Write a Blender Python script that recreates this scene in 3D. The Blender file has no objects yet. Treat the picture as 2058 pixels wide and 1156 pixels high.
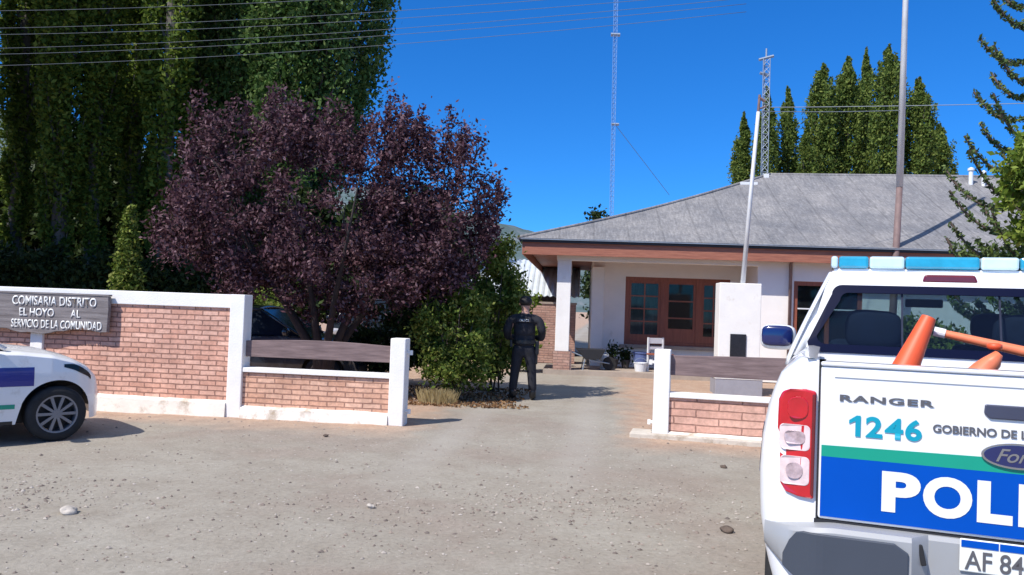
import bpy, bmesh, math, random
import numpy as np
from mathutils import Vector, Matrix, noise

random.seed(7)
rng = np.random.default_rng(7)
sc = bpy.context.scene
C = sc.collection
rad = math.radians

# ------------------------------------------------------------------ camera
FPX, ROLL, PITCH, CAMZ = 1615.0, .036, math.atan(42/1615), 1.55
cd = bpy.data.cameras.new('camera'); cam = bpy.data.objects.new('camera', cd); C.objects.link(cam)
cd.sensor_width = 36; cd.lens = FPX/2058*36; cd.clip_start = .05; cd.clip_end = 8000
CM = Matrix.Rotation(math.pi/2+PITCH, 3, 'X') @ Matrix.Rotation(ROLL, 3, 'Z')
cam.matrix_world = Matrix.Translation((0, 0, CAMZ)) @ CM.to_4x4()
sc.camera = cam

# ------------------------------------------------------------------ light
SUN_EL = 50; SX, SY = -.745, -.667
w = bpy.data.worlds.new('World'); sc.world = w; w.use_nodes = True
nt = w.node_tree; nt.nodes.clear()
sky = nt.nodes.new('ShaderNodeTexSky'); sky.sky_type = 'NISHITA'; sky.sun_disc = False
sky.sun_elevation = rad(SUN_EL); sky.sun_rotation = math.atan2(SX, SY)
sky.altitude = 2500; sky.air_density = 1.0; sky.dust_density = .0; sky.ozone_density = 4.0
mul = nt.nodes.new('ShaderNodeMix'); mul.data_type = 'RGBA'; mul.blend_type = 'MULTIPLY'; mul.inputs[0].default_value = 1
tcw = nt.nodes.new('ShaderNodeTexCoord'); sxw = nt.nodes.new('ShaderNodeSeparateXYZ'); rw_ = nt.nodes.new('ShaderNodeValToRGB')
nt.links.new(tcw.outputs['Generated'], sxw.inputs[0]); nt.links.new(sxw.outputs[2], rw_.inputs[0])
rw_.color_ramp.elements[0].position = .0; rw_.color_ramp.elements[0].color = (.14, .44, .74, 1)      # sky tint: deep blue low down, overhead raised warm to fill the shade
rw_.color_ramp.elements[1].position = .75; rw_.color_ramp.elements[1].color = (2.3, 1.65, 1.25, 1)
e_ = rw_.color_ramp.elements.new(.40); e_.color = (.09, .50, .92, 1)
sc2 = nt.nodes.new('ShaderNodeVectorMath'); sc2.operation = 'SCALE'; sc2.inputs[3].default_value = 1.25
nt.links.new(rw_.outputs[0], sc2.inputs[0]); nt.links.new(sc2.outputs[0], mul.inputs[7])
bg = nt.nodes.new('ShaderNodeBackground'); bg.inputs[1].default_value = .15
out = nt.nodes.new('ShaderNodeOutputWorld')
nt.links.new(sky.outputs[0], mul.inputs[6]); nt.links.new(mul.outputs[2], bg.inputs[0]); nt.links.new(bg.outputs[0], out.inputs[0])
sl = bpy.data.lights.new('sun', 'SUN'); sl.energy = 5.0; sl.angle = rad(.5); sl.color = (1, .93, .84)
so = bpy.data.objects.new('sun', sl); C.objects.link(so)
sd = Vector((SX*math.cos(rad(SUN_EL)), SY*math.cos(rad(SUN_EL)), math.sin(rad(SUN_EL))))
so.rotation_euler = sd.to_track_quat('Z', 'Y').to_euler()
sc.view_settings.view_transform = 'Standard'; sc.view_settings.look = 'None'
sc.view_settings.exposure = 0.2; sc.view_settings.gamma = 1; sc.view_settings.use_curve_mapping = False

# ------------------------------------------------------------------ helpers
def P(px, py, d):
    r = CM @ Vector(((px-1029)/FPX, -(py-578)/FPX, -1)); k = d/r.y
    return Vector((r.x*k, d, CAMZ+r.z*k))
def PX(px, d): return P(px, 620, d).x

def setp(o, label=None, cat=None, group=None, kind=None):
    if label: o['label'] = label
    if cat: o['category'] = cat
    if group: o['group'] = group
    if kind: o['kind'] = kind
    return o
def thing(name, label, cat, loc=(0, 0, 0), rz=0, group=None):
    o = bpy.data.objects.new(name, None); C.objects.link(o); o.location = loc; o.rotation_euler = (0, 0, rz)
    o.empty_display_size = .2
    return setp(o, label, cat, group)
def link(name, me, m, parent=None, smooth=False):
    o = bpy.data.objects.new(name, me); C.objects.link(o)
    if m: me.materials.append(m)
    if parent: o.parent = parent
    if smooth:
        me.polygons.foreach_set('use_smooth', [True]*len(me.polygons))
    return o

class MB:
    def __init__(s): s.v = []; s.f = []
    def add(s, vs, fs):
        n = len(s.v); s.v += [tuple(v) for v in vs]; s.f += [tuple(i+n for i in f) for f in fs]; return s
    def box(s, x0, x1, y0, y1, z0, z1, rz=0, c=None):
        vs = [(x, y, z) for z in (z0, z1) for y in (y0, y1) for x in (x0, x1)]
        if rz:
            cx, cy = c or ((x0+x1)/2, (y0+y1)/2); a, b = math.cos(rz), math.sin(rz)
            vs = [(cx+(x-cx)*a-(y-cy)*b, cy+(x-cx)*b+(y-cy)*a, z) for x, y, z in vs]
        return s.add(vs, [(0, 2, 3, 1), (4, 5, 7, 6), (0, 1, 5, 4), (1, 3, 7, 5), (3, 2, 6, 7), (2, 0, 4, 6)])
    def tube(s, pts, r, n=8, cap=True):
        pts = [Vector(p) for p in pts]; rs = r if isinstance(r, (list, tuple)) else [r]*len(pts)
        rings = []; up = Vector((0, 0, 1)); prev = None
        for i, p in enumerate(pts):
            t = (pts[min(i+1, len(pts)-1)]-pts[max(i-1, 0)]).normalized()
            if prev is None: a = t.cross(up if abs(t.z) < .9 else Vector((1, 0, 0))).normalized()
            else: a = (prev-t*prev.dot(t)).normalized()
            prev = a; b = t.cross(a)
            rings.append([p+(a*math.cos(q)+b*math.sin(q))*rs[i] for q in [2*math.pi*k/n for k in range(n)]])
        vs = [v for rg in rings for v in rg]; fs = []
        for i in range(len(pts)-1):
            for k in range(n):
                fs.append((i*n+k, i*n+(k+1) % n, (i+1)*n+(k+1) % n, (i+1)*n+k))
        if cap: fs += [tuple(range(n))[::-1], tuple(range((len(pts)-1)*n, len(pts)*n))]
        return s.add(vs, fs)
    def lathe(s, prof, c=(0, 0, 0), axis='Z', n=24):
        vs = []; fs = []
        for r, h in prof:
            for k in range(n):
                q = 2*math.pi*k/n; a, b = r*math.cos(q), r*math.sin(q)
                p = (a, b, h) if axis == 'Z' else ((h, a, b) if axis == 'X' else (a, h, b))
                vs.append((p[0]+c[0], p[1]+c[1], p[2]+c[2]))
        for i in range(len(prof)-1):
            for k in range(n): fs.append((i*n+k, i*n+(k+1) % n, (i+1)*n+(k+1) % n, (i+1)*n+k))
        return s.add(vs, fs)
    def grid(s, rows, close=False):
        m = len(rows[0]); vs = [p for r in rows for p in r]; fs = []
        for i in range(len(rows)-1):
            for k in range(m if close else m-1):
                fs.append((i*m+k, i*m+(k+1) % m, (i+1)*m+(k+1) % m, (i+1)*m+k))
        return s.add(vs, fs)
    def prism(s, poly, axis, a, b):
        # poly: 2-D points, extruded along axis from a to b
        def p3(u, v, w_): return {'Y': (u, w_, v), 'X': (w_, u, v), 'Z': (u, v, w_)}[axis]
        n = len(poly); vs = [p3(u, v, a) for u, v in poly]+[p3(u, v, b) for u, v in poly]
        fs = [tuple(range(n)), tuple(range(n, 2*n))[::-1]]+[(i, (i+1) % n, n+(i+1) % n, n+i)[::-1] for i in range(n)]
        return s.add(vs, fs)
    def ring(s, outer, inner):   # matching loops of 3-D points
        n = len(outer); return s.add(list(outer)+list(inner), [(i, (i+1) % n, n+(i+1) % n, n+i) for i in range(n)])
    def build(s, name, m, parent=None, smooth=False, bevel=0, solid=0, bseg=2, norm=True):
        me = bpy.data.meshes.new(name); me.from_pydata(s.v, [], s.f)
        if norm:
            bm = bmesh.new(); bm.from_mesh(me)
            bmesh.ops.recalc_face_normals(bm, faces=bm.faces); bm.to_mesh(me); bm.free()
        o = link(name, me, m, parent, smooth)
        if solid:
            md = o.modifiers.new('solid', 'SOLIDIFY'); md.thickness = solid; md.offset = 0
        if bevel:
            md = o.modifiers.new('bevel', 'BEVEL'); md.width = bevel; md.segments = bseg; md.limit_method = 'ANGLE'; md.angle_limit = rad(40)
            md.harden_normals = False
        return o

# ---- materials
def nodes(name):
    m = bpy.data.materials.new(name); m.use_nodes = True; t = m.node_tree
    return m, t, t.nodes['Principled BSDF']
def N(t, k, **kw):
    n = t.nodes.new('ShaderNode'+k)
    for a, b in kw.items(): setattr(n, a, b)
    return n
def ramp(t, src, stops):
    r = N(t, 'ValToRGB'); e = r.color_ramp.elements
    while len(e) < len(stops): e.new(.5)
    for k, (p, c) in enumerate(stops): e[k].position = p; e[k].color = (*c, 1) if len(c) == 3 else c
    t.links.new(src, r.inputs[0]); return r
def mixc(t, fac, a, b, mode='MIX'):
    x = N(t, 'Mix'); x.data_type = 'RGBA'; x.blend_type = mode
    if isinstance(fac, (int, float)): x.inputs[0].default_value = fac
    else: t.links.new(fac, x.inputs[0])
    for i, c in ((6, a), (7, b)):
        if isinstance(c, tuple): x.inputs[i].default_value = (*c[:3], 1)
        else: t.links.new(c, x.inputs[i])
    return x.outputs[2]
def coord(t, scale=(1, 1, 1)):
    tc = N(t, 'TexCoord'); mp = N(t, 'Mapping'); mp.inputs['Scale'].default_value = scale
    t.links.new(tc.outputs['Object'], mp.inputs[0]); return mp.outputs[0]
def noi(t, co, scale, detail=4, rough=.6):
    n = N(t, 'TexNoise'); n.inputs['Scale'].default_value = scale; n.inputs['Detail'].default_value = detail
    n.inputs['Roughness'].default_value = rough; t.links.new(co, n.inputs['Vector']); return n.outputs['Fac']
def bump(t, b, h, strength=.3, dist=.02):
    n = N(t, 'Bump'); n.inputs['Strength'].default_value = strength; n.inputs['Distance'].default_value = dist
    t.links.new(h, n.inputs['Height']); t.links.new(n.outputs[0], b.inputs['Normal'])
def mat(name, col, rough=.6, metal=0, var=.12, vs=6, bs=0, bscale=40, scale=(1, 1, 1), dirt=None, coat=0):
    m, t, b = nodes(name); co = coord(t, scale)
    f = noi(t, co, vs)
    d = tuple(max(0, c*(1-var)) for c in col); l = tuple(min(1, c*(1+var)) for c in col)
    r = ramp(t, f, [(.3, d), (.7, l)]); c = r.outputs[0]
    if dirt:
        f2 = noi(t, co, dirt[1], 6, .7); r2 = ramp(t, f2, [(dirt[2], (0, 0, 0)), (dirt[2]+.18, (1, 1, 1))])
        c = mixc(t, r2.outputs[0], c, dirt[0])
    t.links.new(c, b.inputs['Base Color']); b.inputs['Roughness'].default_value = rough; b.inputs['Metallic'].default_value = metal
    if coat: b.inputs['Coat Weight'].default_value = coat; b.inputs['Coat Roughness'].default_value = .05
    if bs: bump(t, b, noi(t, co, bscale, 3), bs, .01)
    return m
def leafmat(name, cols, trans=.3, rough=.5):
    m, t, b = nodes(name); g = N(t, 'NewGeometry')
    r = ramp(t, g.outputs['Random Per Island'], [(i/(len(cols)-1), c) for i, c in enumerate(cols)])
    t.links.new(r.outputs[0], b.inputs['Base Color']); b.inputs['Roughness'].default_value = rough; b.inputs['Specular IOR Level'].default_value = .2
    tr = N(t, 'BsdfTranslucent'); t.links.new(r.outputs[0], tr.inputs[0])
    mx = N(t, 'MixShader'); mx.inputs[0].default_value = trans
    t.links.new(b.outputs[0], mx.inputs[1]); t.links.new(tr.outputs[0], mx.inputs[2])
    t.links.new(mx.outputs[0], t.nodes['Material Output'].inputs[0]); return m
def brickmat(name, c1, c2, mortar, bw=.22, bh=.066):
    m, t, b = nodes(name); tc = N(t, 'TexCoord'); s = N(t, 'SeparateXYZ'); cb = N(t, 'CombineXYZ')
    ad = N(t, 'Math', operation='ADD')
    t.links.new(tc.outputs['Object'], s.inputs[0]); t.links.new(s.outputs[0], ad.inputs[0]); t.links.new(s.outputs[1], ad.inputs[1])
    nz = noi(t, tc.outputs['Object'], 3, 3); wob = N(t, 'Math', operation='MULTIPLY_ADD'); wob.inputs[1].default_value = .022
    t.links.new(nz, wob.inputs[0]); t.links.new(s.outputs[2], wob.inputs[2])
    nz2 = noi(t, tc.outputs['Object'], 9, 3); wx = N(t, 'Math', operation='MULTIPLY_ADD'); wx.inputs[1].default_value = .03
    t.links.new(nz2, wx.inputs[0]); t.links.new(ad.outputs[0], wx.inputs[2])
    t.links.new(wx.outputs[0], cb.inputs[0]); t.links.new(wob.outputs[0], cb.inputs[1])
    k = N(t, 'TexBrick'); t.links.new(cb.outputs[0], k.inputs['Vector']); k.inputs['Scale'].default_value = 1
    k.inputs['Brick Width'].default_value = bw; k.inputs['Row Height'].default_value = bh
    k.inputs['Mortar Size'].default_value = .009; k.inputs['Mortar Smooth'].default_value = .4; k.inputs['Bias'].default_value = -.1
    k.inputs['Color1'].default_value = (*c1, 1); k.inputs['Color2'].default_value = (*c2, 1); k.inputs['Mortar'].default_value = (*mortar, 1)
    f = noi(t, tc.outputs['Object'], 2.3, 5); r = ramp(t, f, [(.3, (.78, .76, .76)), (.7, (1.15, 1.12, 1.1))])
    c = mixc(t, 1.0, k.outputs[0], r.outputs[0], 'MULTIPLY')
    f3 = noi(t, tc.outputs['Object'], 22, 4); r3 = ramp(t, f3, [(.35, (.84, .84, .84)), (.65, (1.1, 1.1, 1.1))])
    c = mixc(t, 1.0, c, r3.outputs[0], 'MULTIPLY')
    t.links.new(c, b.inputs['Base Color']); b.inputs['Roughness'].default_value = .9
    inv = N(t, 'Math', operation='SUBTRACT'); inv.inputs[0].default_value = 1; t.links.new(k.outputs['Fac'], inv.inputs[1])
    ad2 = N(t, 'Math', operation='MULTIPLY_ADD'); ad2.inputs[1].default_value = .35
    t.links.new(f3, ad2.inputs[0]); t.links.new(inv.outputs[0], ad2.inputs[2])
    bump(t, b, ad2.outputs[0], .9, .012); return m
def glass(name, tint=(.02, .03, .04), alpha=None, rough=.04):
    m, t, b = nodes(name); b.inputs['Base Color'].default_value = (*tint, 1); b.inputs['Roughness'].default_value = rough
    b.inputs['Specular IOR Level'].default_value = .8
    if alpha is not None:
        tr = N(t, 'BsdfTransparent'); tr.inputs[0].default_value = (.74, .84, .86, 1)
        mx = N(t, 'MixShader'); mx.inputs[0].default_value = alpha
        t.links.new(tr.outputs[0], mx.inputs[1]); t.links.new(b.outputs[0], mx.inputs[2])
        t.links.new(mx.outputs[0], t.nodes['Material Output'].inputs[0])
    return m

M = {}
M['stucco'] = mat('white_stucco', (.80, .79, .77), .85, var=.05, vs=3, bs=.35, bscale=45, dirt=((.66, .62, .57), 5, .60))
M['housewhite'] = mat('house_plaster', (.84, .81, .78), .85, var=.04, vs=2, bs=.15, bscale=40, dirt=((.6, .56, .5), 1.5, .66))
M['plinth'] = mat('plinth_paint', (.78, .73, .66), .9, var=.07, vs=5, bs=.4, bscale=30, dirt=((.40, .33, .25), 3.5, .52))
M['brick'] = brickmat('red_brick', (.63, .345, .255), (.73, .46, .36), (.33, .18, .14))
M['brick2'] = brickmat('orange_brick', (.62, .36, .25), (.72, .47, .35), (.36, .20, .15), .24, .066)
M['brick4'] = brickmat('salmon_brick', (.62, .37, .29), (.68, .43, .34), (.34, .19, .15), .55, .094)
M['brick3'] = brickmat('dull_brick', (.42, .25, .20), (.5, .33, .27), (.3, .2, .17), .25, .07)
def woodmat(name, a, b_, along=0, rough=.8):
    sc_ = [9, 9, 9]; sc_[along] = .8
    m, t, b = nodes(name); co = coord(t, tuple(sc_)); f = noi(t, co, 3, 6, .65)
    r = ramp(t, f, [(.3, a), (.7, b_)]); t.links.new(r.outputs[0], b.inputs['Base Color']); b.inputs['Roughness'].default_value = rough
    bump(t, b, f, .4, .01); return m
M['oldwood'] = woodmat('weathered_wood', (.11, .075, .075), (.25, .18, .175))
M['signwood'] = woodmat('grey_sign_wood', (.11, .095, .095), (.27, .245, .245))
M['redwood'] = woodmat('red_stained_wood', (.20, .06, .035), (.33, .105, .06), 2, .5)
M['fascia'] = woodmat('fascia_wood', (.24, .085, .055), (.40, .16, .10), 0, .6)
M['letter'] = mat('sign_letter_paint', (.80, .80, .77), .8, var=.1, vs=30, dirt=((.42, .40, .40), 9, .56))
M['bark'] = mat('bark', (.10, .075, .06), .95, var=.4, vs=8, bs=.8, bscale=18, scale=(1, 1, .3))
M['darkbark'] = mat('dark_bark', (.035, .026, .025), .95, var=.3, vs=8)
M['palebark'] = mat('poplar_bark', (.13, .12, .105), .95, var=.35, vs=6, bs=.8, bscale=14, scale=(1, 1, .25))
M['poplar'] = leafmat('poplar_leaves', [(.04, .075, .010), (.08, .14, .02), (.14, .21, .03), (.22, .28, .05)], .35, .7)
M['poplar2'] = leafmat('bushy_poplar_leaves', [(.03, .07, .018), (.06, .13, .03), (.10, .18, .045), (.16, .22, .07)], .3, .7)
M['farpop'] = leafmat('far_poplar_leaves', [(.05, .09, .02), (.09, .15, .03), (.15, .21, .045), (.22, .27, .06)], .35, .7)
M['plum'] = leafmat('purple_plum_leaves', [(.026, .010, .016), (.066, .027, .037), (.12, .058, .074), (.25, .16, .18)], .28, .7)
M['shrub'] = leafmat('shrub_leaves', [(.04, .075, .012), (.10, .16, .025), (.19, .25, .045), (.32, .35, .10)], .38, .7)
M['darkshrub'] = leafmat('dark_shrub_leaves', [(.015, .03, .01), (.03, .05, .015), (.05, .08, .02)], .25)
M['yellowleaf'] = leafmat('yellow_green_leaves', [(.08, .14, .02), (.16, .24, .03), (.28, .34, .07)], .35)
M['arauc'] = leafmat('monkey_puzzle_leaves', [(.04, .075, .03), (.09, .14, .045), (.17, .23, .07)], .25, .6)
M['straw'] = leafmat('dry_grass', [(.30, .22, .10), (.42, .33, .16), (.5, .42, .24)], .2, .8)
M['paint'] = mat('white_car_paint', (.80, .81, .82), .28, var=.015, vs=2, dirt=((.62, .59, .54), 1.6, .66), coat=.8)
M['silver'] = mat('car_side_white_paint', (.80, .80, .80), .3, var=.03, vs=2, dirt=((.50, .47, .42), 2.5, .58), coat=.7)
M['blue'] = mat('blue_decal', (.0, .072, .42), .45, var=.05, vs=3)
M['blue'].node_tree.nodes['Principled BSDF'].inputs['Specular IOR Level'].default_value = .12
M['navy'] = mat('navy_decal', (.012, .02, .22), .35, var=.05, vs=3, coat=.4)
M['green'] = mat('green_decal', (.004, .30, .20), .4, var=.05, vs=3)
M['teal'] = mat('teal_digits', (.0, .30, .42), .4, var=.03)
M['whitedecal'] = mat('white_decal', (.78, .80, .76), .45, var=.03)
M['greytext'] = mat('grey_lettering', (.10, .10, .11), .35, var=.05)
M['chrome'] = mat('chrome', (.55, .55, .57), .2, 1, var=.05)
M['badge'] = mat('badge_blue', (.008, .015, .10), .2, var=.02, coat=1)
M['black'] = mat('black_plastic', (.018, .018, .02), .5, var=.2)
M['handle'] = mat('handle_plastic', (.05, .055, .09), .35, var=.1)
M['bumper'] = mat('grey_bumper', (.36, .37, .38), .4, .2, var=.04, vs=2)
M['bumperdark'] = mat('dark_bumper_step', (.05, .06, .08), .5, var=.08, vs=2)
M['redlamp'] = mat('red_lens', (.50, .008, .018), .12, var=.12, vs=12, coat=1)
M['darkred'] = mat('dark_red_lens', (.14, .006, .012), .12, var=.12, vs=12, coat=1)
M['clearlamp'] = mat('clear_lens', (.72, .58, .58), .18, 0, var=.16, vs=22, coat=1)
M['rubber'] = mat('tyre_rubber', (.018, .018, .019), .85, var=.3, vs=10)
M['rim'] = mat('alloy_rim', (.22, .22, .24), .4, .5, var=.1)
M['dglass'] = glass('dark_car_glass', (.010, .016, .026), rough=.12)
M['dglass'].node_tree.nodes['Principled BSDF'].inputs['Specular IOR Level'].default_value = .25
M['tglass'] = glass('tinted_cab_glass', (.008, .012, .035), .17, .05)
M['sealglass'] = glass('black_glass_border', (.004, .006, .025), rough=.25)
M['sealglass'].node_tree.nodes['Principled BSDF'].inputs['Specular IOR Level'].default_value = .15
M['wglass'] = glass('clear_windscreen', (.01, .015, .02), .10, .03)
M['hglass'] = glass('window_glass', (.02, .022, .025), .35, .05)
M['darkpaint'] = mat('dark_blue_car_paint', (.02, .027, .04), .25, var=.1, coat=.8)
M['darkpaint2'] = mat('black_car_paint', (.012, .016, .024), .25, var=.1, coat=.8)
M['innerlens'] = mat('inner_lens', (.50, .38, .40), .2, .1, var=.3, vs=40, coat=1)
M['lens'] = mat('headlight_lens', (.50, .50, .52), .12, .2, var=.1, coat=1)
M['seat'] = mat('seat_fabric', (.018, .024, .05), .9, var=.2, vs=20)
M['lbblue'] = mat('lightbar_blue_dome', (.02, .27, .42), .15, var=.2, vs=9, coat=1)
M['lbclear'] = mat('lightbar_clear_dome', (.52, .68, .76), .2, var=.1, vs=9, coat=1)
M['orange'] = mat('cone_orange', (.72, .10, .03), .5, var=.1, vs=5, dirt=((.5, .18, .10), 6, .6))
M['pink'] = mat('faded_orange_plastic', (.75, .20, .09), .5, var=.15, vs=8)
M['pole'] = mat('pole_white_paint', (.62, .63, .64), .5, .1, var=.15, vs=4, scale=(1, 1, .4))
M['polebrown'] = mat('pole_brown_primer', (.19, .13, .125), .7, var=.2, vs=5)
M['steel'] = mat('galvanised_steel', (.28, .34, .42), .5, .3, var=.1)
M['faraerial'] = mat('pale_blue_mast_paint', (.16, .32, .62), .6, var=.08)
M['wire'] = mat('cable', (.22, .25, .28), .5, var=.1)
M['roof'] = None
M['thinwire'] = mat('dark_cable', (.10, .12, .15), .6, var=.1)
M['skin'] = mat('skin', (.50, .28, .21), .55, var=.06)
M['hair'] = mat('hair', (.012, .010, .010), .7, var=.3, vs=60)
M['uniform'] = mat('black_uniform', (.012, .013, .020), .8, var=.35, vs=8, bs=.9, bscale=7)
M['boot'] = mat('boot_leather', (.010, .010, .011), .4, var=.2)
M['plaque'] = mat('dark_plaque', (.03, .03, .035), .35, .4, var=.25, vs=30)
M['greybase'] = mat('grey_pedestal_paint', (.30, .30, .34), .85, var=.08, dirt=((.2, .18, .17), 3, .6))
M['curtain'] = mat('net_curtain', (.5, .48, .45), .9, var=.3, vs=9, scale=(1, 1, .2))
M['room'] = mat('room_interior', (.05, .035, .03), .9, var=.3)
M['bucket'] = mat('white_plastic', (.72, .74, .76), .5, var=.04)
M['bluepl'] = mat('blue_plastic', (.10, .14, .32), .5, var=.05)
M['pot'] = mat('dark_pot', (.05, .045, .045), .7, var=.2)
M['metalsheet'] = mat('corrugated_sheet', (.50, .56, .62), .6, 0, var=.12, vs=4)
M['shedwall'] = mat('dark_timber_wall', (.07, .055, .06), .9, var=.3, vs=8, scale=(1, 1, .3))
M['stone'] = mat('pale_stone', (.45, .41, .36), .9, var=.2, vs=12)
M['porch'] = mat('porch_concrete', (.36, .30, .25), .9, var=.12, vs=5)
M['concrete'] = mat('kerb_concrete', (.55, .50, .43), .9, var=.1, vs=6, bs=.4, bscale=30, dirt=((.36, .30, .23), 4, .5))

def roofmat():
    m, t, b = nodes('weathered_grey_roof'); co = coord(t, (1, 1, 1))
    f = noi(t, coord(t, (5, .7, .7)), 4, 8, .7); f2 = noi(t, co, .9, 5); f3 = noi(t, co, 14, 6, .75)
    r = ramp(t, f, [(.25, (.14, .14, .145)), (.5, (.215, .215, .22)), (.75, (.33, .33, .33))])
    r2 = ramp(t, f2, [(.35, (.75, .76, .80)), (.65, (1.15, 1.12, 1.1))]); r3 = ramp(t, f3, [(.3, (.7, .7, .7)), (.7, (1.25, 1.25, 1.25))])
    c = mixc(t, 1.0, r.outputs[0], r2.outputs[0], 'MULTIPLY'); c = mixc(t, 1.0, c, r3.outputs[0], 'MULTIPLY')
    sx_ = N(t, 'SeparateXYZ'); t.links.new(co, sx_.inputs[0]); md_ = N(t, 'Math', operation='PINGPONG'); md_.inputs[1].default_value = .42; t.links.new(sx_.outputs[0], md_.inputs[0])
    rl = ramp(t, md_.outputs[0], [(0, (.72, .72, .72)), (.035, (1, 1, 1))]); c = mixc(t, 1.0, c, rl.outputs[0], 'MULTIPLY')
    t.links.new(c, b.inputs['Base Color']); b.inputs['Roughness'].default_value = .8
    bump(t, b, f3, .5, .03); return m
M['roof'] = roofmat()

def groundmat():
    m, t, b = nodes('gravel_ground'); tc = N(t, 'TexCoord'); co = tc.outputs['Object']
    sx = N(t, 'SeparateXYZ'); t.links.new(co, sx.inputs[0])
    f1 = noi(t, co, .5, 6, .6); f2 = noi(t, co, 28, 8, .75); f3 = noi(t, co, 3.2, 6, .65)
    r1 = ramp(t, f1, [(.26, (.26, .222, .18)), (.40, (.285, .245, .205)), (.5, (.30, .272, .228)), (.68, (.34, .317, .270))])
    r2 = ramp(t, f2, [(.25, (.72, .71, .69)), (.5, (1, 1, 1)), (.75, (1.22, 1.21, 1.2))])
    r3 = ramp(t, f3, [(.3, (.9, .885, .87)), (.7, (1.07, 1.08, 1.09))])
    c = mixc(t, 1.0, r1.outputs[0], r2.outputs[0], 'MULTIPLY'); c = mixc(t, 1.0, c, r3.outputs[0], 'MULTIPLY')
    # individual small stones
    v = N(t, 'TexVoronoi'); v.inputs['Scale'].default_value = 34; t.links.new(co, v.inputs['Vector'])
    sel = N(t, 'SeparateColor'); t.links.new(v.outputs['Color'], sel.inputs[0])
    gt = N(t, 'Math', operation='GREATER_THAN'); gt.inputs[1].default_value = .93; t.links.new(sel.outputs[0], gt.inputs[0])
    lt = N(t, 'Math', operation='LESS_THAN'); lt.inputs[1].default_value = .33; t.links.new(v.outputs['Distance'], lt.inputs[0])
    ml = N(t, 'Math', operation='MULTIPLY'); t.links.new(gt.outputs[0], ml.inputs[0]); t.links.new(lt.outputs[0], ml.inputs[1])
    stc = ramp(t, sel.outputs[1], [(0, (.20, .17, .15)), (.5, (.36, .31, .27)), (1, (.46, .43, .39))])
    # yard / wall-foot soil: reddish ochre band along the walls, by position with a ragged edge
    nb = N(t, 'Math', operation='MULTIPLY_ADD'); nb.inputs[1].default_value = 1.6; t.links.new(noi(t, co, 1.6, 6, .7), nb.inputs[0])
    yy = N(t, 'Math', operation='MULTIPLY_ADD'); yy.inputs[1].default_value = .115; t.links.new(sx.outputs[0], yy.inputs[0]); t.links.new(sx.outputs[1], yy.inputs[2])
    t.links.new(yy.outputs[0], nb.inputs[2])      # wall line sits at about y + .115 x = 10.2
    band = ramp(t, nb.outputs[0], [(0, (0, 0, 0)), (1, (1, 1, 1))])
    mr = N(t, 'MapRange'); mr.inputs[1].default_value = 9.9; mr.inputs[2].default_value = 10.9; t.links.new(nb.outputs[0], mr.inputs[0])
    soil = ramp(t, f3, [(.3, (.36, .23, .16)), (.7, (.46, .34, .25))])
    # pale trodden drive from the gateway to the house
    ax = N(t, 'Math', operation='MULTIPLY_ADD'); ax.inputs[1].default_value = -.12; t.links.new(sx.outputs[1], ax.inputs[0])
    t.links.new(sx.outputs[0], ax.inputs[2]); ad = N(t, 'Math', operation='ADD'); ad.inputs[1].default_value = 1.05; t.links.new(ax.outputs[0], ad.inputs[0])
    ab = N(t, 'Math', operation='ABSOLUTE'); t.links.new(ad.outputs[0], ab.inputs[0])
    ab2 = N(t, 'Math', operation='MULTIPLY_ADD'); ab2.inputs[1].default_value = 1.2; t.links.new(noi(t, co, 1.3, 5), ab2.inputs[0]); t.links.new(ab.outputs[0], ab2.inputs[2])
    mr2 = N(t, 'MapRange'); mr2.inputs[1].default_value = 1.75; mr2.inputs[2].default_value = 2.25; t.links.new(ab2.outputs[0], mr2.inputs[0])
    fac = N(t, 'Math', operation='MULTIPLY'); t.links.new(mr.outputs[0], fac.inputs[0]); t.links.new(mr2.outputs[0], fac.inputs[1])
    c2 = mixc(t, 1.0, soil.outputs[0], r2.outputs[0], 'MULTIPLY')
    c = mixc(t, fac.outputs[0], c, c2)
    tr1 = N(t, 'Math', operation='SUBTRACT'); tr1.inputs[1].default_value = .78; t.links.new(ab.outputs[0], tr1.inputs[0])
    tr2 = N(t, 'Math', operation='ABSOLUTE'); t.links.new(tr1.outputs[0], tr2.inputs[0])
    tr3 = N(t, 'Math', operation='MULTIPLY_ADD'); tr3.inputs[1].default_value = .35; t.links.new(f3, tr3.inputs[0]); t.links.new(tr2.outputs[0], tr3.inputs[2])
    tm = N(t, 'MapRange'); tm.inputs[1].default_value = .28; tm.inputs[2].default_value = .48; tm.inputs[3].default_value = 1; tm.inputs[4].default_value = 0; t.links.new(tr3.outputs[0], tm.inputs[0])
    ty = N(t, 'MapRange'); ty.inputs[1].default_value = 6.2; ty.inputs[2].default_value = 8.5; t.links.new(sx.outputs[1], ty.inputs[0])
    tf = N(t, 'Math', operation='MULTIPLY'); t.links.new(tm.outputs[0], tf.inputs[0]); t.links.new(ty.outputs[0], tf.inputs[1])
    tf2 = N(t, 'Math', operation='MULTIPLY'); tf2.inputs[1].default_value = .38; t.links.new(tf.outputs[0], tf2.inputs[0])
    c = mixc(t, tf2.outputs[0], c, (.37, .345, .31))
    c = mixc(t, ml.outputs[0], c, stc.outputs[0])
    t.links.new(c, b.inputs['Base Color']); b.inputs['Roughness'].default_value = .95
    h = N(t, 'Math', operation='MULTIPLY_ADD'); h.inputs[1].default_value = .6; t.links.new(ml.outputs[0], h.inputs[0]); t.links.new(f2, h.inputs[2])
    bump(t, b, h.outputs[0], .6, .02); return m
M['ground'] = groundmat()

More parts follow.
